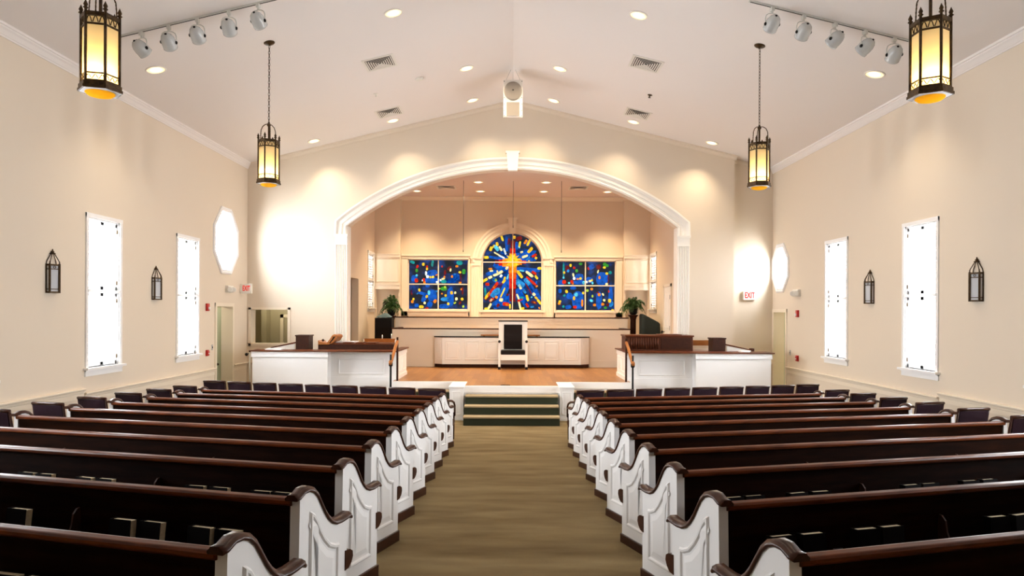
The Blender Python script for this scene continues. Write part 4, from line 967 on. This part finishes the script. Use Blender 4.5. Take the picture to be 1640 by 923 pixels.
# black cabinet, pedestals, draped equipment
o = empty('black_cabinet', (-3.79, 20.0, ST)); tag(o, 'tall black cabinet at the left end of the choir loft', 'cabinet')
m = MB(); m.box(-0.23,0.27,0,0.40,0.03,1.34); m.build('body', BLACK, o, bevel=0.01)
m = MB(); m.box(-0.22,0.26,0.01,0.39,0,0.03); m.build('plinth', DARKWOOD, o)
m = MB(); m.box(-0.20,0.245,-0.008,0.0,0.08,1.30); m.build('door', BLACK, o, bevel=0.004)
m = MB(); cv = []
NX, NY = 14, 8
for j in range(NY+1):
    for i in range(NX+1):
        a, b = i/NX, j/NY; hgt = 0.15*max(0, math.sin(PI*min(1, a*0.9+0.08)))**0.8*max(0, math.sin(PI*b))**0.5*(0.45+0.75*a) + 0.01
        cv.append((-0.21+0.44*a, 0.03+0.34*b, hgt + 0.008*math.sin(9*a+5*b)))
m.add(cv, [(j*(NX+1)+i, j*(NX+1)+i+1, (j+1)*(NX+1)+i+1, (j+1)*(NX+1)+i) for j in range(NY) for i in range(NX)], 0, True)
m.add([(-0.21,0.03,0),(0.23,0.03,0),(0.23,0.37,0),(-0.21,0.37,0)], [(0,1,2,3)])
o = m.build('folded_cloth', CLOTHB, loc=(-3.79,20.0,ST+1.341)); tag(o, 'crumpled slate blue cloth lying on the tall black cabinet', 'cloth')
for x, y, h, lb in ((-3.66, 20.72, 1.40, 'dark round plant pedestal behind the black cabinet, left'), (3.63, 20.45, 1.46, 'dark round plant pedestal beside the draped equipment, right')):
    m = MB(); m.lathe([(0.15,0),(0.15,0.05),(0.10,0.09),(0.085,0.2),(0.085,h-0.15),(0.11,h-0.06),(0.15,h-0.03),(0.15,h)], n=20); o = m.build('plant_pedestal', DARKWOOD, loc=(x,y,ST+0.001)); tag(o, lb, 'pedestal', 'plant pedestals')
m = MB(); NA_ = 40; rings = []
for j, (s_, z) in enumerate([(1.06,0.0),(1.03,0.4),(1.0,0.9),(0.98,1.22),(0.9,1.26)]):
    for i in range(NA_):
        t_ = 2*PI*i/NA_; cx_ = max(-1, min(1, 1.25*math.cos(t_))); cy_ = max(-1, min(1, 1.25*math.sin(t_))); rf = 1 + 0.05*math.sin(t_*11+j)*(1-z/1.6)
        zz = z; 
        if z > 1.0: zz = z + 0.10 - 0.13*cx_
        rings.append((0.27*cx_*s_*rf, 0.30*cy_*s_*rf, zz))
m.add(rings, [(a*NA_+i, a*NA_+(i+1) % NA_, (a+1)*NA_+(i+1) % NA_, (a+1)*NA_+i) for a in range(4) for i in range(NA_)] + [tuple(range(4*NA_, 5*NA_))], 0, True)
o = m.build('draped_equipment', CLOTH, loc=(4.09, 20.3, ST+0.002)); tag(o, 'equipment under a dark green cloth at right of the choir loft', 'covered equipment')
# palms
def plant(x, y, z, seed, label, n=34, spread=0.44, up=0.42):
    rnd = random.Random(seed); t = empty('potted_palm', (x, y, z)); tag(t, label, 'plant', 'potted palms')
    m = MB(); m.lathe([(0.07,0.0),(0.10,0.02),(0.125,0.10),(0.13,0.16),(0.142,0.165),(0.142,0.185),(0.12,0.185),(0.115,0.15),(0.001,0.15)], n=20); m.build('pot', BLACK, t)
    m = MB()
    for k in range(n):
        az = 2*PI*(k*0.381966) + rnd.uniform(-.2,.2); ln = rnd.uniform(0.62,1.0); el = rnd.uniform(0.05,1.0)
        rr = spread*ln*(1.05-0.75*el); hh = up*(0.35+0.75*el)*ln + 0.1; dr = 0.30*(1-el)+0.05
        pts_ = []
        for j in range(9):
            s_ = j/8; pts_.append(Vector((math.cos(az)*rr*s_, math.sin(az)*rr*s_, 0.15 + hh*math.sin(s_*PI*0.55)*1.0 - dr*s_**2.2)))
        m.tube(pts_, [0.006-0.0006*j for j in range(9)], 4)
        for j in range(1, 9):
            p = pts_[j]; d = (pts_[j]-pts_[j-1]).normalized(); side = d.cross(Vector((0,0,1))); side = side.normalized() if side.length > .01 else Vector((1,0,0))
            wl = 0.13*math.sin(PI*(0.18+0.8*j/9))*ln
            for sg in (-1, 1):
                for q in (0, 0.5):
                    pp = p - d*q*0.04; tip = pp + side*sg*wl + d*wl*0.8 + Vector((0,0,-0.035-0.05*rnd.random())); mid = pp + (tip-pp)*0.45 + Vector((0,0,0.012)); wv = d*0.014
                    m.add([pp-wv*0.4, mid-wv, tip, mid+wv], [(0,1,2,3)])
    m.build('foliage', GREEN, t, weld=False)
plant(-3.66, 20.72, ST+1.402, 3, 'green fern-like palm at the left end of the choir loft')
plant(3.63, 20.45, ST+1.462, 9, 'green spiky palm at the right end of the choir loft', n=40, spread=0.50, up=0.40)
# hanging choir microphones
for x, zb, lb in ((-1.40, 3.92, 'left of the arched window'), (0.02, 4.62, 'over the arched window'), (1.40, 3.92, 'right of the arched window')):
    t = empty('hanging_microphone', (x, 19.5, zb)); tag(t, 'thin black microphone wire hanging ' + lb, 'microphone', 'hanging choir microphones')
    m = MB(); m.cyl((0,0,0.06),(0,0,CZ-zb),0.0055,n=6); m.build('cable', BLACK, t)
    m = MB(); m.cyl((0,0,0.07),(0,-0.01,0.0),0.009,0.011,n=8); m.build('microphone_head', BLACK, t)

t = empty('floor_outlet', (-0.13, 14.30, ST+0.0005)); tag(t, 'small black outlet plate in the stage floor above the steps', 'outlet')
m = MB(); m.box(-0.10,0.10,-0.05,0.05,0,0.006); m.build('plate', BLACK, t, bevel=0.002)
m = MB(); m.box(-0.06,-0.01,-0.03,0.03,0.006,0.010); m.box(0.01,0.06,-0.03,0.03,0.006,0.010); m.build('lid', DARKWOOD, t)

# ================================================================== STAINED GLASS
def glass_mat(name, col, strength=1.0, dark=None):
    m = bpy.data.materials.new(name); m.use_nodes = True; nt = m.node_tree; b = nt.nodes['Principled BSDF']
    b.inputs['Roughness'].default_value = 0.15; b.inputs['Base Color'].default_value = (col[0]*.15, col[1]*.15, col[2]*.15, 1)
    tc = nt.nodes.new('ShaderNodeTexCoord'); n = nt.nodes.new('ShaderNodeTexNoise'); n.inputs['Scale'].default_value = 9; n.inputs['Detail'].default_value = 5
    nt.links.new(tc.outputs['Object'], n.inputs['Vector']); cr = nt.nodes.new('ShaderNodeValToRGB')
    dk = dark or tuple(c*0.35 for c in col)
    cr.color_ramp.elements[0].position = 0.30; cr.color_ramp.elements[0].color = (*dk, 1); cr.color_ramp.elements[1].position = 0.62; cr.color_ramp.elements[1].color = (*col, 1)
    nt.links.new(n.outputs[0], cr.inputs[0]); nt.links.new(cr.outputs[0], b.inputs['Emission Color']); b.inputs['Emission Strength'].default_value = strength
    return m
GC = {'K':(0.006,0.010,0.022),'N':(0.004,0.030,0.14),'B':(0.003,0.09,0.50),'S':(0.02,0.24,0.62),'C':(0.10,0.62,0.85),'T':(0.01,0.30,0.30),'G':(0.04,0.30,0.03),'L':(0.45,0.65,0.05),
      'Y':(1.0,0.66,0.03),'P':(1.0,0.90,0.42),'O':(1.0,0.26,0.01),'R':(0.62,0.02,0.005),'D':(0.16,0.008,0.008),'F':(0.80,0.10,0.005),'W':(0.80,0.95,1.0),'H':(1.0,0.55,0.02)}
GK = list(GC); GM = [glass_mat('stained_glass_'+{'K':'black','N':'navy','B':'blue','S':'sky_blue','C':'cyan','T':'teal','G':'green','L':'lime','Y':'yellow','P':'pale_yellow','O':'orange','R':'red','D':'dark_red','F':'flame','W':'white','H':'amber'}[k], GC[k], 1.0 if k not in 'KN' else 1.0, dark=(0.003,0.004,0.010) if k == 'N' else None) for k in GK]
def glass_bg():
    m = bpy.data.materials.new('stained_glass_ground'); m.use_nodes = True; nt = m.node_tree; b = nt.nodes['Principled BSDF']; b.inputs['Base Color'].default_value = (.003,.004,.008,1); b.inputs['Roughness'].default_value = 0.2
    tc = nt.nodes.new('ShaderNodeTexCoord'); n = nt.nodes.new('ShaderNodeTexNoise'); n.inputs['Scale'].default_value = 3.2; n.inputs['Detail'].default_value = 7
    nt.links.new(tc.outputs['Object'], n.inputs['Vector']); cr = nt.nodes.new('ShaderNodeValToRGB')
    e = cr.color_ramp.elements; e[0].position = 0.40; e[0].color = (0.005,0.009,0.013,1); e[1].position = 0.70; e[1].color = (0.004,0.05,0.25,1)
    x = cr.color_ramp.elements.new(0.52); x.color = (0.005,0.014,0.04,1)
    nt.links.new(n.outputs[0], cr.inputs[0]); nt.links.new(cr.outputs[0], b.inputs['Emission Color']); b.inputs['Emission Strength'].default_value = 1.0
    return m
GM = [glass_bg()] + GM
def gi(k): return 1+GK.index(k)
def piece(mb, cx, cz, w_, h_, ang, k, lvl, pw=2.6, n=14):
    ca, sa = math.cos(ang), math.sin(ang); pts_ = []
    for i in range(n):
        t_ = 2*PI*i/n; x = w_/2*math.copysign(abs(math.cos(t_))**(2/pw), math.cos(t_)); z = h_/2*math.copysign(abs(math.sin(t_))**(2/pw), math.sin(t_))
        x *= 1+random.uniform(-.08,.08); z *= 1+random.uniform(-.08,.08); pts_.append((cx+x*ca-z*sa, cz+x*sa+z*ca))
    mb.prism(pts_, XZ(-0.002*lvl), (0,0.003,0), mi=gi(k))
GY = CY+0.10
def side_glass(rc, data, label):
    x0, x1, z0, z1 = rc; wn[0] += 1
    t = empty('window_%d' % wn[0], (0, GY, 0), kind='structure')
    m = MB(); m.box(x0, x1, 0, 0.01, z0, z1, 0); W_, H_ = x1-x0, z1-z0
    for lv, lst in ((1, data[0]), (2, data[1])):
        for u, v, a, b, an, k in lst: piece(m, x0+u*W_, z1-v*H_, a*W_, b*H_, -R(an), k, lv)
    m.build('stained_glass', GM, t, weld=False)
    xm, zm = (x0+x1)/2, z1-(408-45)/735*H_; f = MB(); y0 = -0.10
    for a, b, c, dd in ((x0-0.01,x0+0.03,z0,z1),(x1-0.03,x1+0.01,z0,z1),(x0,x1,z1-0.03,z1+0.01),(x0,x1,z0-0.01,z0+0.03)): f.box(a,b,-0.05,0.0,c,dd)
    f.box(xm-0.018,xm+0.018,-0.035,-0.006,z0,z1); f.box(x0,x1,-0.030,-0.006,zm-0.018,zm+0.018); f.build('muntin', TRIMC, t)
L0 = [(.40,.27,.17,.12,-10,'B'),(.40,.42,.30,.11,0,'B'),(.10,.38,.10,.13,0,'B'),(.72,.40,.28,.24,10,'N'),(.78,.36,.14,.16,0,'B'),(.70,.43,.20,.06,0,'B'),(.25,.68,.20,.06,15,'B'),(.27,.76,.08,.20,25,'B'),(.40,.72,.15,.24,0,'B'),(.70,.75,.12,.40,0,'B'),(.61,.79,.14,.08,0,'S'),(.60,.93,.18,.09,0,'B'),
      (.59,.58,.10,.08,0,'G'),(.07,.06,.08,.06,20,'T'),(.40,.08,.04,.14,5,'T'),(.85,.07,.10,.09,0,'T'),(.92,.24,.06,.10,0,'G'),(.58,.42,.11,.07,0,'T'),(.14,.91,.07,.08,0,'B'),(.36,.89,.09,.11,20,'B'),(.07,.62,.04,.12,0,'N'),(.06,.66,.03,.10,0,'D'),(.61,.27,.04,.12,0,'D'),(.68,.18,.08,.06,-40,'D'),(.87,.37,.02,.18,0,'D'),(.90,.62,.03,.16,0,'D'),(.32,.52,.07,.08,0,'B')]
L1 = [(.25,.10,.045,.065,0,'Y'),(.15,.145,.04,.07,20,'R'),(.14,.225,.045,.07,0,'G'),(.14,.32,.035,.045,20,'C'),(.135,.42,.06,.085,0,'R'),(.31,.15,.035,.05,0,'R'),(.31,.19,.035,.055,0,'Y'),(.295,.28,.035,.09,0,'W'),(.32,.345,.05,.06,0,'W'),(.365,.355,.03,.045,0,'Y'),(.41,.35,.045,.045,-20,'Y'),(.47,.31,.04,.02,-20,'O'),
      (.26,.41,.045,.07,-15,'R'),(.27,.46,.04,.05,0,'O'),(.235,.42,.02,.04,0,'W'),(.48,.455,.045,.05,0,'W'),(.535,.41,.035,.04,-20,'W'),(.58,.385,.06,.04,-15,'P'),(.60,.35,.03,.05,0,'O'),(.59,.44,.09,.065,0,'T'),(.56,.14,.025,.04,0,'R'),(.70,.21,.03,.06,10,'P'),(.805,.135,.05,.045,0,'O'),(.855,.255,.045,.04,0,'Y'),(.725,.34,.035,.05,0,'O'),(.77,.29,.03,.03,0,'S'),(.86,.46,.05,.035,0,'O'),
      (.185,.61,.035,.065,-10,'Y'),(.09,.79,.035,.05,0,'Y'),(.07,.84,.045,.06,0,'O'),(.345,.66,.045,.09,0,'C'),(.31,.735,.04,.06,20,'Y'),(.275,.865,.04,.05,20,'P'),(.445,.83,.05,.08,30,'O'),(.22,.94,.08,.06,0,'Y'),(.31,.97,.06,.04,0,'R'),(.52,.58,.03,.03,0,'L'),(.61,.55,.035,.05,0,'L'),(.62,.715,.04,.05,0,'Y'),(.72,.66,.045,.065,0,'H'),(.78,.66,.035,.05,0,'P'),(.88,.59,.025,.04,0,'O'),(.80,.78,.045,.06,0,'P'),
      (.895,.785,.045,.06,-20,'Y'),(.86,.86,.035,.065,30,'D'),(.775,.86,.045,.035,-25,'L'),(.665,.88,.04,.055,0,'Y'),(.915,.93,.035,.05,0,'L'),(.155,.68,.04,.025,-20,'S'),(.56,.68,.03,.03,20,'O'),(.47,.63,.03,.04,0,'S')]
R0 = [(.10,.45,.10,.14,0,'B'),(.14,.18,.03,.30,0,'T'),(.40,.32,.14,.14,0,'B'),(.40,.43,.22,.08,0,'B'),(.20,.15,.06,.12,0,'D'),(.60,.12,.10,.10,-35,'B'),(.72,.12,.08,.10,0,'D'),(.78,.35,.20,.26,0,'B'),(.57,.38,.12,.12,0,'B'),(.42,.06,.06,.05,0,'G'),(.82,.07,.06,.08,0,'G'),(.86,.09,.05,.06,0,'G'),(.08,.60,.06,.09,0,'B'),(.24,.70,.10,.13,10,'B'),(.38,.78,.20,.36,0,'B'),(.22,.92,.10,.08,-10,'B'),(.60,.75,.12,.30,0,'N'),(.73,.78,.10,.36,0,'B'),(.92,.70,.07,.40,0,'B'),(.88,.36,.02,.18,0,'D'),(.93,.86,.06,.12,30,'S'),(.91,.23,.06,.06,-20,'T'),(.30,.54,.10,.07,0,'B')]
R1 = [(.255,.09,.04,.06,0,'Y'),(.315,.14,.045,.05,0,'R'),(.355,.20,.045,.07,0,'G'),(.15,.235,.035,.05,0,'Y'),(.215,.20,.04,.06,20,'S'),(.14,.335,.035,.045,0,'C'),(.15,.42,.065,.08,0,'R'),(.28,.42,.05,.08,-25,'R'),(.295,.45,.03,.04,0,'O'),(.23,.44,.035,.04,0,'C'),(.30,.28,.03,.08,-10,'P'),(.315,.35,.045,.06,0,'W'),(.375,.36,.04,.035,0,'O'),(.42,.35,.04,.05,0,'Y'),(.475,.435,.05,.07,-20,'C'),(.525,.42,.035,.05,0,'W'),(.575,.40,.045,.045,0,'P'),(.61,.38,.03,.05,0,'Y'),(.62,.44,.03,.05,0,'C'),
      (.55,.15,.03,.06,-20,'R'),(.71,.21,.025,.07,15,'P'),(.735,.33,.035,.06,0,'O'),(.815,.13,.05,.045,0,'Y'),(.855,.25,.045,.05,0,'Y'),(.855,.46,.045,.05,-20,'P'),(.19,.61,.045,.065,-20,'Y'),(.155,.69,.045,.04,-30,'T'),(.08,.81,.045,.05,-20,'Y'),(.07,.85,.045,.05,0,'O'),(.35,.67,.06,.08,0,'C'),(.315,.745,.04,.08,0,'H'),(.33,.92,.06,.06,0,'R'),(.14,.91,.04,.05,0,'T'),(.45,.84,.035,.15,0,'O'),(.465,.64,.035,.05,0,'Y'),(.535,.59,.045,.05,0,'L'),(.605,.56,.045,.05,0,'O'),(.62,.70,.03,.05,0,'L'),
      (.60,.79,.06,.05,25,'C'),(.655,.875,.05,.055,0,'O'),(.73,.67,.05,.06,0,'O'),(.795,.665,.03,.06,-30,'P'),(.815,.78,.04,.05,0,'P'),(.905,.79,.055,.08,0,'Y'),(.79,.86,.05,.055,0,'O'),(.875,.87,.05,.06,0,'D'),(.835,.93,.05,.05,0,'G'),(.955,.975,.045,.04,10,'Y'),(.89,.605,.025,.05,0,'R'),(.71,.63,.05,.03,0,'D')]
side_glass(LW, (L0, L1), ''); side_glass(RW, (R0, R1), '')
# the arched window with the radiant cross
wn[0] += 1; t = empty('window_%d' % wn[0], (0, GY, 0), kind='structure')
m = MB(); m.prism([(-AC-.01,2.25)] + [(x*1.01, z) for x, z in carc] + [(AC+.01,2.25)], XZ(0), (0,0.01,0), mi=0)
def P1(cx, cy): return wx(640+cx/9.11), wz(340+cy/9.11)
def P2(cx, cy): return wx(640+cx/9.11), wz(410+cy/9.11)
def P3(cx, cy): return wx(820+cx/9.11), wz(340+cy/9.11)
def P4(cx, cy): return wx(820+cx/9.11), wz(410+cy/9.11)
KS = S/9.11
def bars(Pf, lst, lvl):
    for x0, y0, x1, y1, wd, k in lst:
        a, b = Pf(x0, y0), Pf(x1, y1); L_ = math.hypot(b[0]-a[0], b[1]-a[1])+wd*KS*0.5
        piece(m, (a[0]+b[0])/2, (a[1]+b[1])/2, L_, wd*KS, math.atan2(b[1]-a[1], b[0]-a[0]), k, lvl, pw=4)
bars(P1, [(1550,350,1555,560,40,'B'),(1480,560,1560,640,60,'B'),(1380,560,1540,650,50,'N'),(1300,640,1540,680,40,'B'),(1590,380,1570,450,40,'D'),(1430,500,1560,620,60,'N')], 1)
bars(P2, [(1380,110,1600,200,100,'B'),(1330,430,1570,200,120,'N'),(1330,560,1560,250,90,'B'),(1450,650,1590,330,110,'B'),(1260,260,1560,170,60,'B'),(1380,720,1600,620,120,'B'),(1240,620,1500,360,70,'D'),(1240,460,1250,620,30,'T'),(1550,700,1600,560,60,'B'),(1330,730,1560,740,40,'N'),(1360,330,1400,350,60,'S')], 1)
bars(P3, [(60,430,60,650,50,'B'),(100,620,260,560,90,'B'),(60,560,200,540,60,'N'),(120,680,330,680,50,'B'),(150,660,330,560,50,'B'),(60,380,120,360,60,'D')], 1)
bars(P4, [(60,180,380,200,60,'B'),(80,300,160,480,110,'B'),(100,250,330,640,100,'N'),(80,480,160,640,90,'B'),(200,360,330,560,90,'B'),(200,680,420,720,120,'N'),(120,560,220,720,90,'B'),(250,330,400,300,80,'N'),(340,480,400,620,50,'B')], 1)
bars(P1, [(1470,325,1495,400,32,'Y'),(1410,435,1415,470,40,'H'),(1330,500,1315,545,42,'H'),(1380,480,1425,540,52,'C'),(1445,490,1480,545,34,'P'),(1510,520,1540,600,30,'W'),(1370,575,1450,620,22,'P'),(1440,620,1520,660,26,'W'),(1220,648,1280,650,40,'Y'),(1350,500,1370,470,26,'Y')], 2)
bars(P2, [(1295,180,1335,180,30,'O'),(1310,210,1350,208,26,'P'),(1200,370,1270,325,38,'Y'),(1295,312,1335,295,38,'P'),(1365,275,1420,255,38,'P'),(1420,255,1490,215,38,'P'),(1415,205,1425,250,22,'P'),(1465,295,1480,270,36,'W'),(1550,180,1565,150,36,'P'),(1530,300,1520,340,30,'Y'),(1500,380,1530,340,36,'H'),(1255,405,1290,405,44,'R'),(1360,470,1420,385,44,'R'),(1360,460,1385,430,30,'O'),(1290,570,1350,470,36,'R'),(1245,615,1300,530,36,'H'),
          (1340,570,1430,490,90,'S'),(1400,510,1445,475,30,'C'),(1470,590,1530,460,22,'Y'),(1395,330,1400,355,30,'L'),(1395,590,1415,600,36,'O'),(1310,650,1360,615,40,'R'),(1320,650,1340,625,28,'P'),(1460,630,1490,635,50,'P'),(1240,765,1290,760,34,'Y'),(1290,760,1325,690,34,'P'),(1510,690,1580,700,55,'R'),(1550,700,1575,705,34,'O'),(1605,700,1605,760,26,'Y'),(1560,330,1580,260,20,'C'),(1420,730,1440,700,40,'D'),(1560,555,1580,560,30,'D')], 2)
bars(P3, [(25,340,25,370,36,'H'),(95,500,110,420,30,'Y'),(95,505,98,500,30,'C'),(175,440,205,395,34,'O'),(215,470,260,385,34,'Y'),(230,570,285,510,44,'H'),(120,575,145,565,30,'P'),(145,645,215,620,34,'P'),(290,635,345,605,36,'R'),(335,650,350,660,36,'H'),(235,700,245,705,28,'Y'),(200,690,250,640,20,'S')], 2)
bars(P4, [(375,168,425,170,38,'Y'),(75,215,140,300,44,'Y'),(205,220,295,290,40,'P'),(110,200,160,210,24,'C'),(335,280,365,320,34,'Y'),(290,220,340,250,40,'R'),(210,300,340,410,36,'R'),(185,330,245,400,60,'S'),(215,350,240,380,30,'C'),(75,370,150,420,90,'S'),(100,410,125,470,36,'P'),(70,350,100,430,40,'C'),(355,430,358,434,36,'O'),(190,390,280,540,20,'D'),(170,490,190,530,36,'S'),(210,570,230,640,38,'Y'),(65,550,95,620,26,'P'),(80,640,150,625,22,'R'),(90,640,95,660,40,'R'),
          (95,660,120,770,28,'P'),(115,765,170,755,34,'Y'),(305,540,325,560,40,'P'),(335,590,360,610,32,'Y'),(370,630,420,690,36,'Y'),(290,660,350,680,40,'D'),(310,660,335,668,22,'O'),(205,690,230,730,34,'R'),(350,360,350,390,24,'B'),(115,600,160,600,30,'T'),(270,740,310,730,26,'S'),(280,590,285,595,22,'C'),(390,740,400,760,20,'O')], 2)
# cross: graded from amber at the crossing to deep red at the ends
cxm = wx(820.2); zc_ = wz(416)
for x0, x1, z0, z1, k in ((-.07,.08,4.30,4.55,'D'),(-.09,.09,4.12,4.31,'R'),(-.11,.11,4.00,4.13,'O'),(-.15,.15,3.84,4.01,'Y'),(-.15,.15,3.72,3.85,'H'),(-.13,.13,3.50,3.73,'O'),(-.12,.12,3.30,3.51,'F'),(-.11,.11,2.98,3.31,'R'),(-.10,.10,2.55,2.99,'D'),
                          (-.34,-.14,3.70,3.94,'O'),(-.46,-.33,3.73,3.93,'R'),(-.58,-.45,3.78,3.92,'D'),(.14,.30,3.76,3.93,'O'),(.29,.44,3.80,3.90,'R'),(.43,.56,3.81,3.88,'D')):
    m.prism([(cxm+x0, z0),(cxm+x1, z0),(cxm+x1, z1),(cxm+x0, z1)], XZ(-0.006), (0,0.003,0), mi=gi(k))
for a in range(12):
    an = a*PI/6+0.26; m.prism([(cxm+0.13*math.cos(an-.3), zc_+0.13*math.sin(an-.3)),(cxm+0.30*math.cos(an), zc_+0.24*math.sin(an)),(cxm+0.13*math.cos(an+.3), zc_+0.13*math.sin(an+.3))], XZ(-0.0075), (0,0.003,0), mi=gi('H' if a % 2 else 'Y'))
m.build('stained_glass', GM, t, weld=False)
f = MB(); f.box(-0.012+cxm,0.014+cxm,-0.03,-0.010,2.25,4.79); f.box(-0.98,0.98,-0.034,-0.010,3.83,3.86); f.box(-0.98,0.98,-0.05,0,2.25,2.285); f.box(-0.98,-0.955,-0.05,0,2.25,3.82); f.box(0.955,0.98,-0.05,0,2.25,3.82)
f.sweep([(x,0,z) for x, z in carc], [(-0.025,0),(-0.025,-0.05),(0,-0.05),(0,0)], [(Vector((x,0,z-spz)).normalized(), Vector((0,1,0))) for x, z in carc]); f.build('muntin', TRIMC, t)

# ================================================================== WALL FITTINGS
def text_obj(s, size, parent, loc, mt, rot=(R(90),0,0), sx=1.0, ext=0.002):
    c = bpy.data.curves.new('lettering', 'FONT'); c.body = s; c.size = size; c.align_x = 'CENTER'; c.align_y = 'CENTER'; c.extrude = ext; c.offset = size*0.025
    c.materials.append(mt); tmp = bpy.data.objects.new('lettering', c); C.objects.link(tmp); bpy.context.view_layer.update()
    me = bpy.data.meshes.new_from_object(tmp.evaluated_get(bpy.context.evaluated_depsgraph_get())); bpy.data.objects.remove(tmp)
    o = bpy.data.objects.new('lettering', me); C.objects.link(o); o.parent = parent; o.location = loc; o.rotation_euler = rot; o.scale = (sx,1,1); return o
t = empty('exit_sign', (-6.32, 16.28, 2.63)); tag(t, 'small white EXIT sign with red letters in the left corner', 'exit sign')
m = MB(); m.box(-0.16,0.11,0,0.05,0,0.23); m.box(-0.18,-0.16,0.0,0.06,0.04,0.19); m.build('housing', PLASTIC, t, bevel=0.006); text_obj('EXIT', 0.17, t, (-0.02,-0.001,0.118), EXITR, sx=0.52)
t = empty('exit_sign', (5.91, 16.98, 2.545)); tag(t, 'white EXIT sign with red letters on the bright right recess wall', 'exit sign')
m = MB(); m.box(-0.155,0.155,0,0.058,0,0.215); m.build('housing', PLASTIC, t, bevel=0.006); text_obj('EXIT', 0.20, t, (0.0,-0.001,0.11), EXITR, sx=0.60)
for sx, y, z in ((-1,15.62,2.63),(1,15.52,2.60)):
    t = empty('emergency_light', (sx*W, y, z)); tag(t, 'white twin-lamp emergency light on the %s wall near the front' % SIDE[sx], 'emergency light', 'emergency lights')
    m = MB(); m.prism([(0,0),(0.0,0.16),(-sx*0.06,0.16),(-sx*0.08,0.12),(-sx*0.08,0.02),(-sx*0.05,0)], XZ(-0.15), (0,0.30,0)); m.build('housing', PLASTIC, t, bevel=0.006)
    for yy in (-0.10, 0.10):
        m = MB(); m.lathe([(0.02,0.0),(0.055,0.04),(0.06,0.06),(0.05,0.065)], n=16, M=Matrix.Translation((-sx*0.08,yy,0.08)) @ Matrix.Rotation(R(100), 4, 'X') @ Matrix.Rotation(R(-sx*25), 4, 'Y')); m.build('lamp_head', PLASTIC, t)
for sx, y, z in ((-1,14.53,2.28),(1,15.5,2.20)):
    t = empty('fire_alarm_strobe', (sx*W, y, z-0.07)); tag(t, 'red fire alarm strobe high beside the %s door' % SIDE[sx], 'fire alarm', 'fire alarm strobes')
    m = MB(); m.box(*sorted((0,-sx*0.045)),-0.055,0.055,0,0.16); m.build('housing', REDP, t, bevel=0.008)
    m = MB(); m.box(*sorted((-sx*0.045,-sx*0.075)),-0.025,0.025,0.03,0.085); m.build('lens', PAPER, t, bevel=0.006)
for sx, y, z in ((-1,14.53,1.31),(1,15.5,1.19)):
    t = empty('fire_alarm_pull', (sx*W, y, z-0.06)); tag(t, 'small red fire alarm pull box low beside the %s door' % SIDE[sx], 'fire alarm', 'fire alarm pull boxes')
    m = MB(); m.prism([(0,0),(0,0.13),(-sx*0.04,0.13),(-sx*0.055,0.07),(-sx*0.04,0)], XZ(-0.045), (0,0.09,0)); m.build('housing', REDP, t, bevel=0.006)
    m = MB(); m.box(*sorted((-sx*0.045,-sx*0.06)),-0.03,0.03,0.045,0.065); m.build('handle', PAPER, t)
for sx, y, z in ((-1,14.80,1.42),(1,15.93,1.30)):
    t = empty('light_switch', (sx*W, y, z-0.06)); tag(t, 'small light switch plate on the wall by the %s door' % SIDE[sx], 'light switch', 'light switches')
    m = MB(); m.box(*sorted((0,-sx*0.008)),-0.035,0.035,0,0.12); m.build('plate', GREY, t, bevel=0.003)
    m = MB(); m.box(*sorted((-sx*0.008,-sx*0.018)),-0.008,0.008,0.04,0.08); m.build('toggle', BLACK, t)
t = empty('microphone_stand', (-6.16, 16.05, 0)); tag(t, 'thin pale stand with black microphone heads in the left corner', 'microphone')
m = MB(); m.cyl((0,0,0.02),(0,0,1.24),0.018,n=10); m.lathe([(0.12,0),(0.12,0.015),(0.02,0.03)], n=20); m.build('pole', LTGREY, t)
m = MB(); m.ball((0.0,0,1.265),0.026,10); m.ball((-0.07,-0.02,1.19),0.038,10); m.cyl((0,0,1.22),(-0.06,-0.02,1.19),0.01,n=8); m.build('microphone_head', BLACK, t)
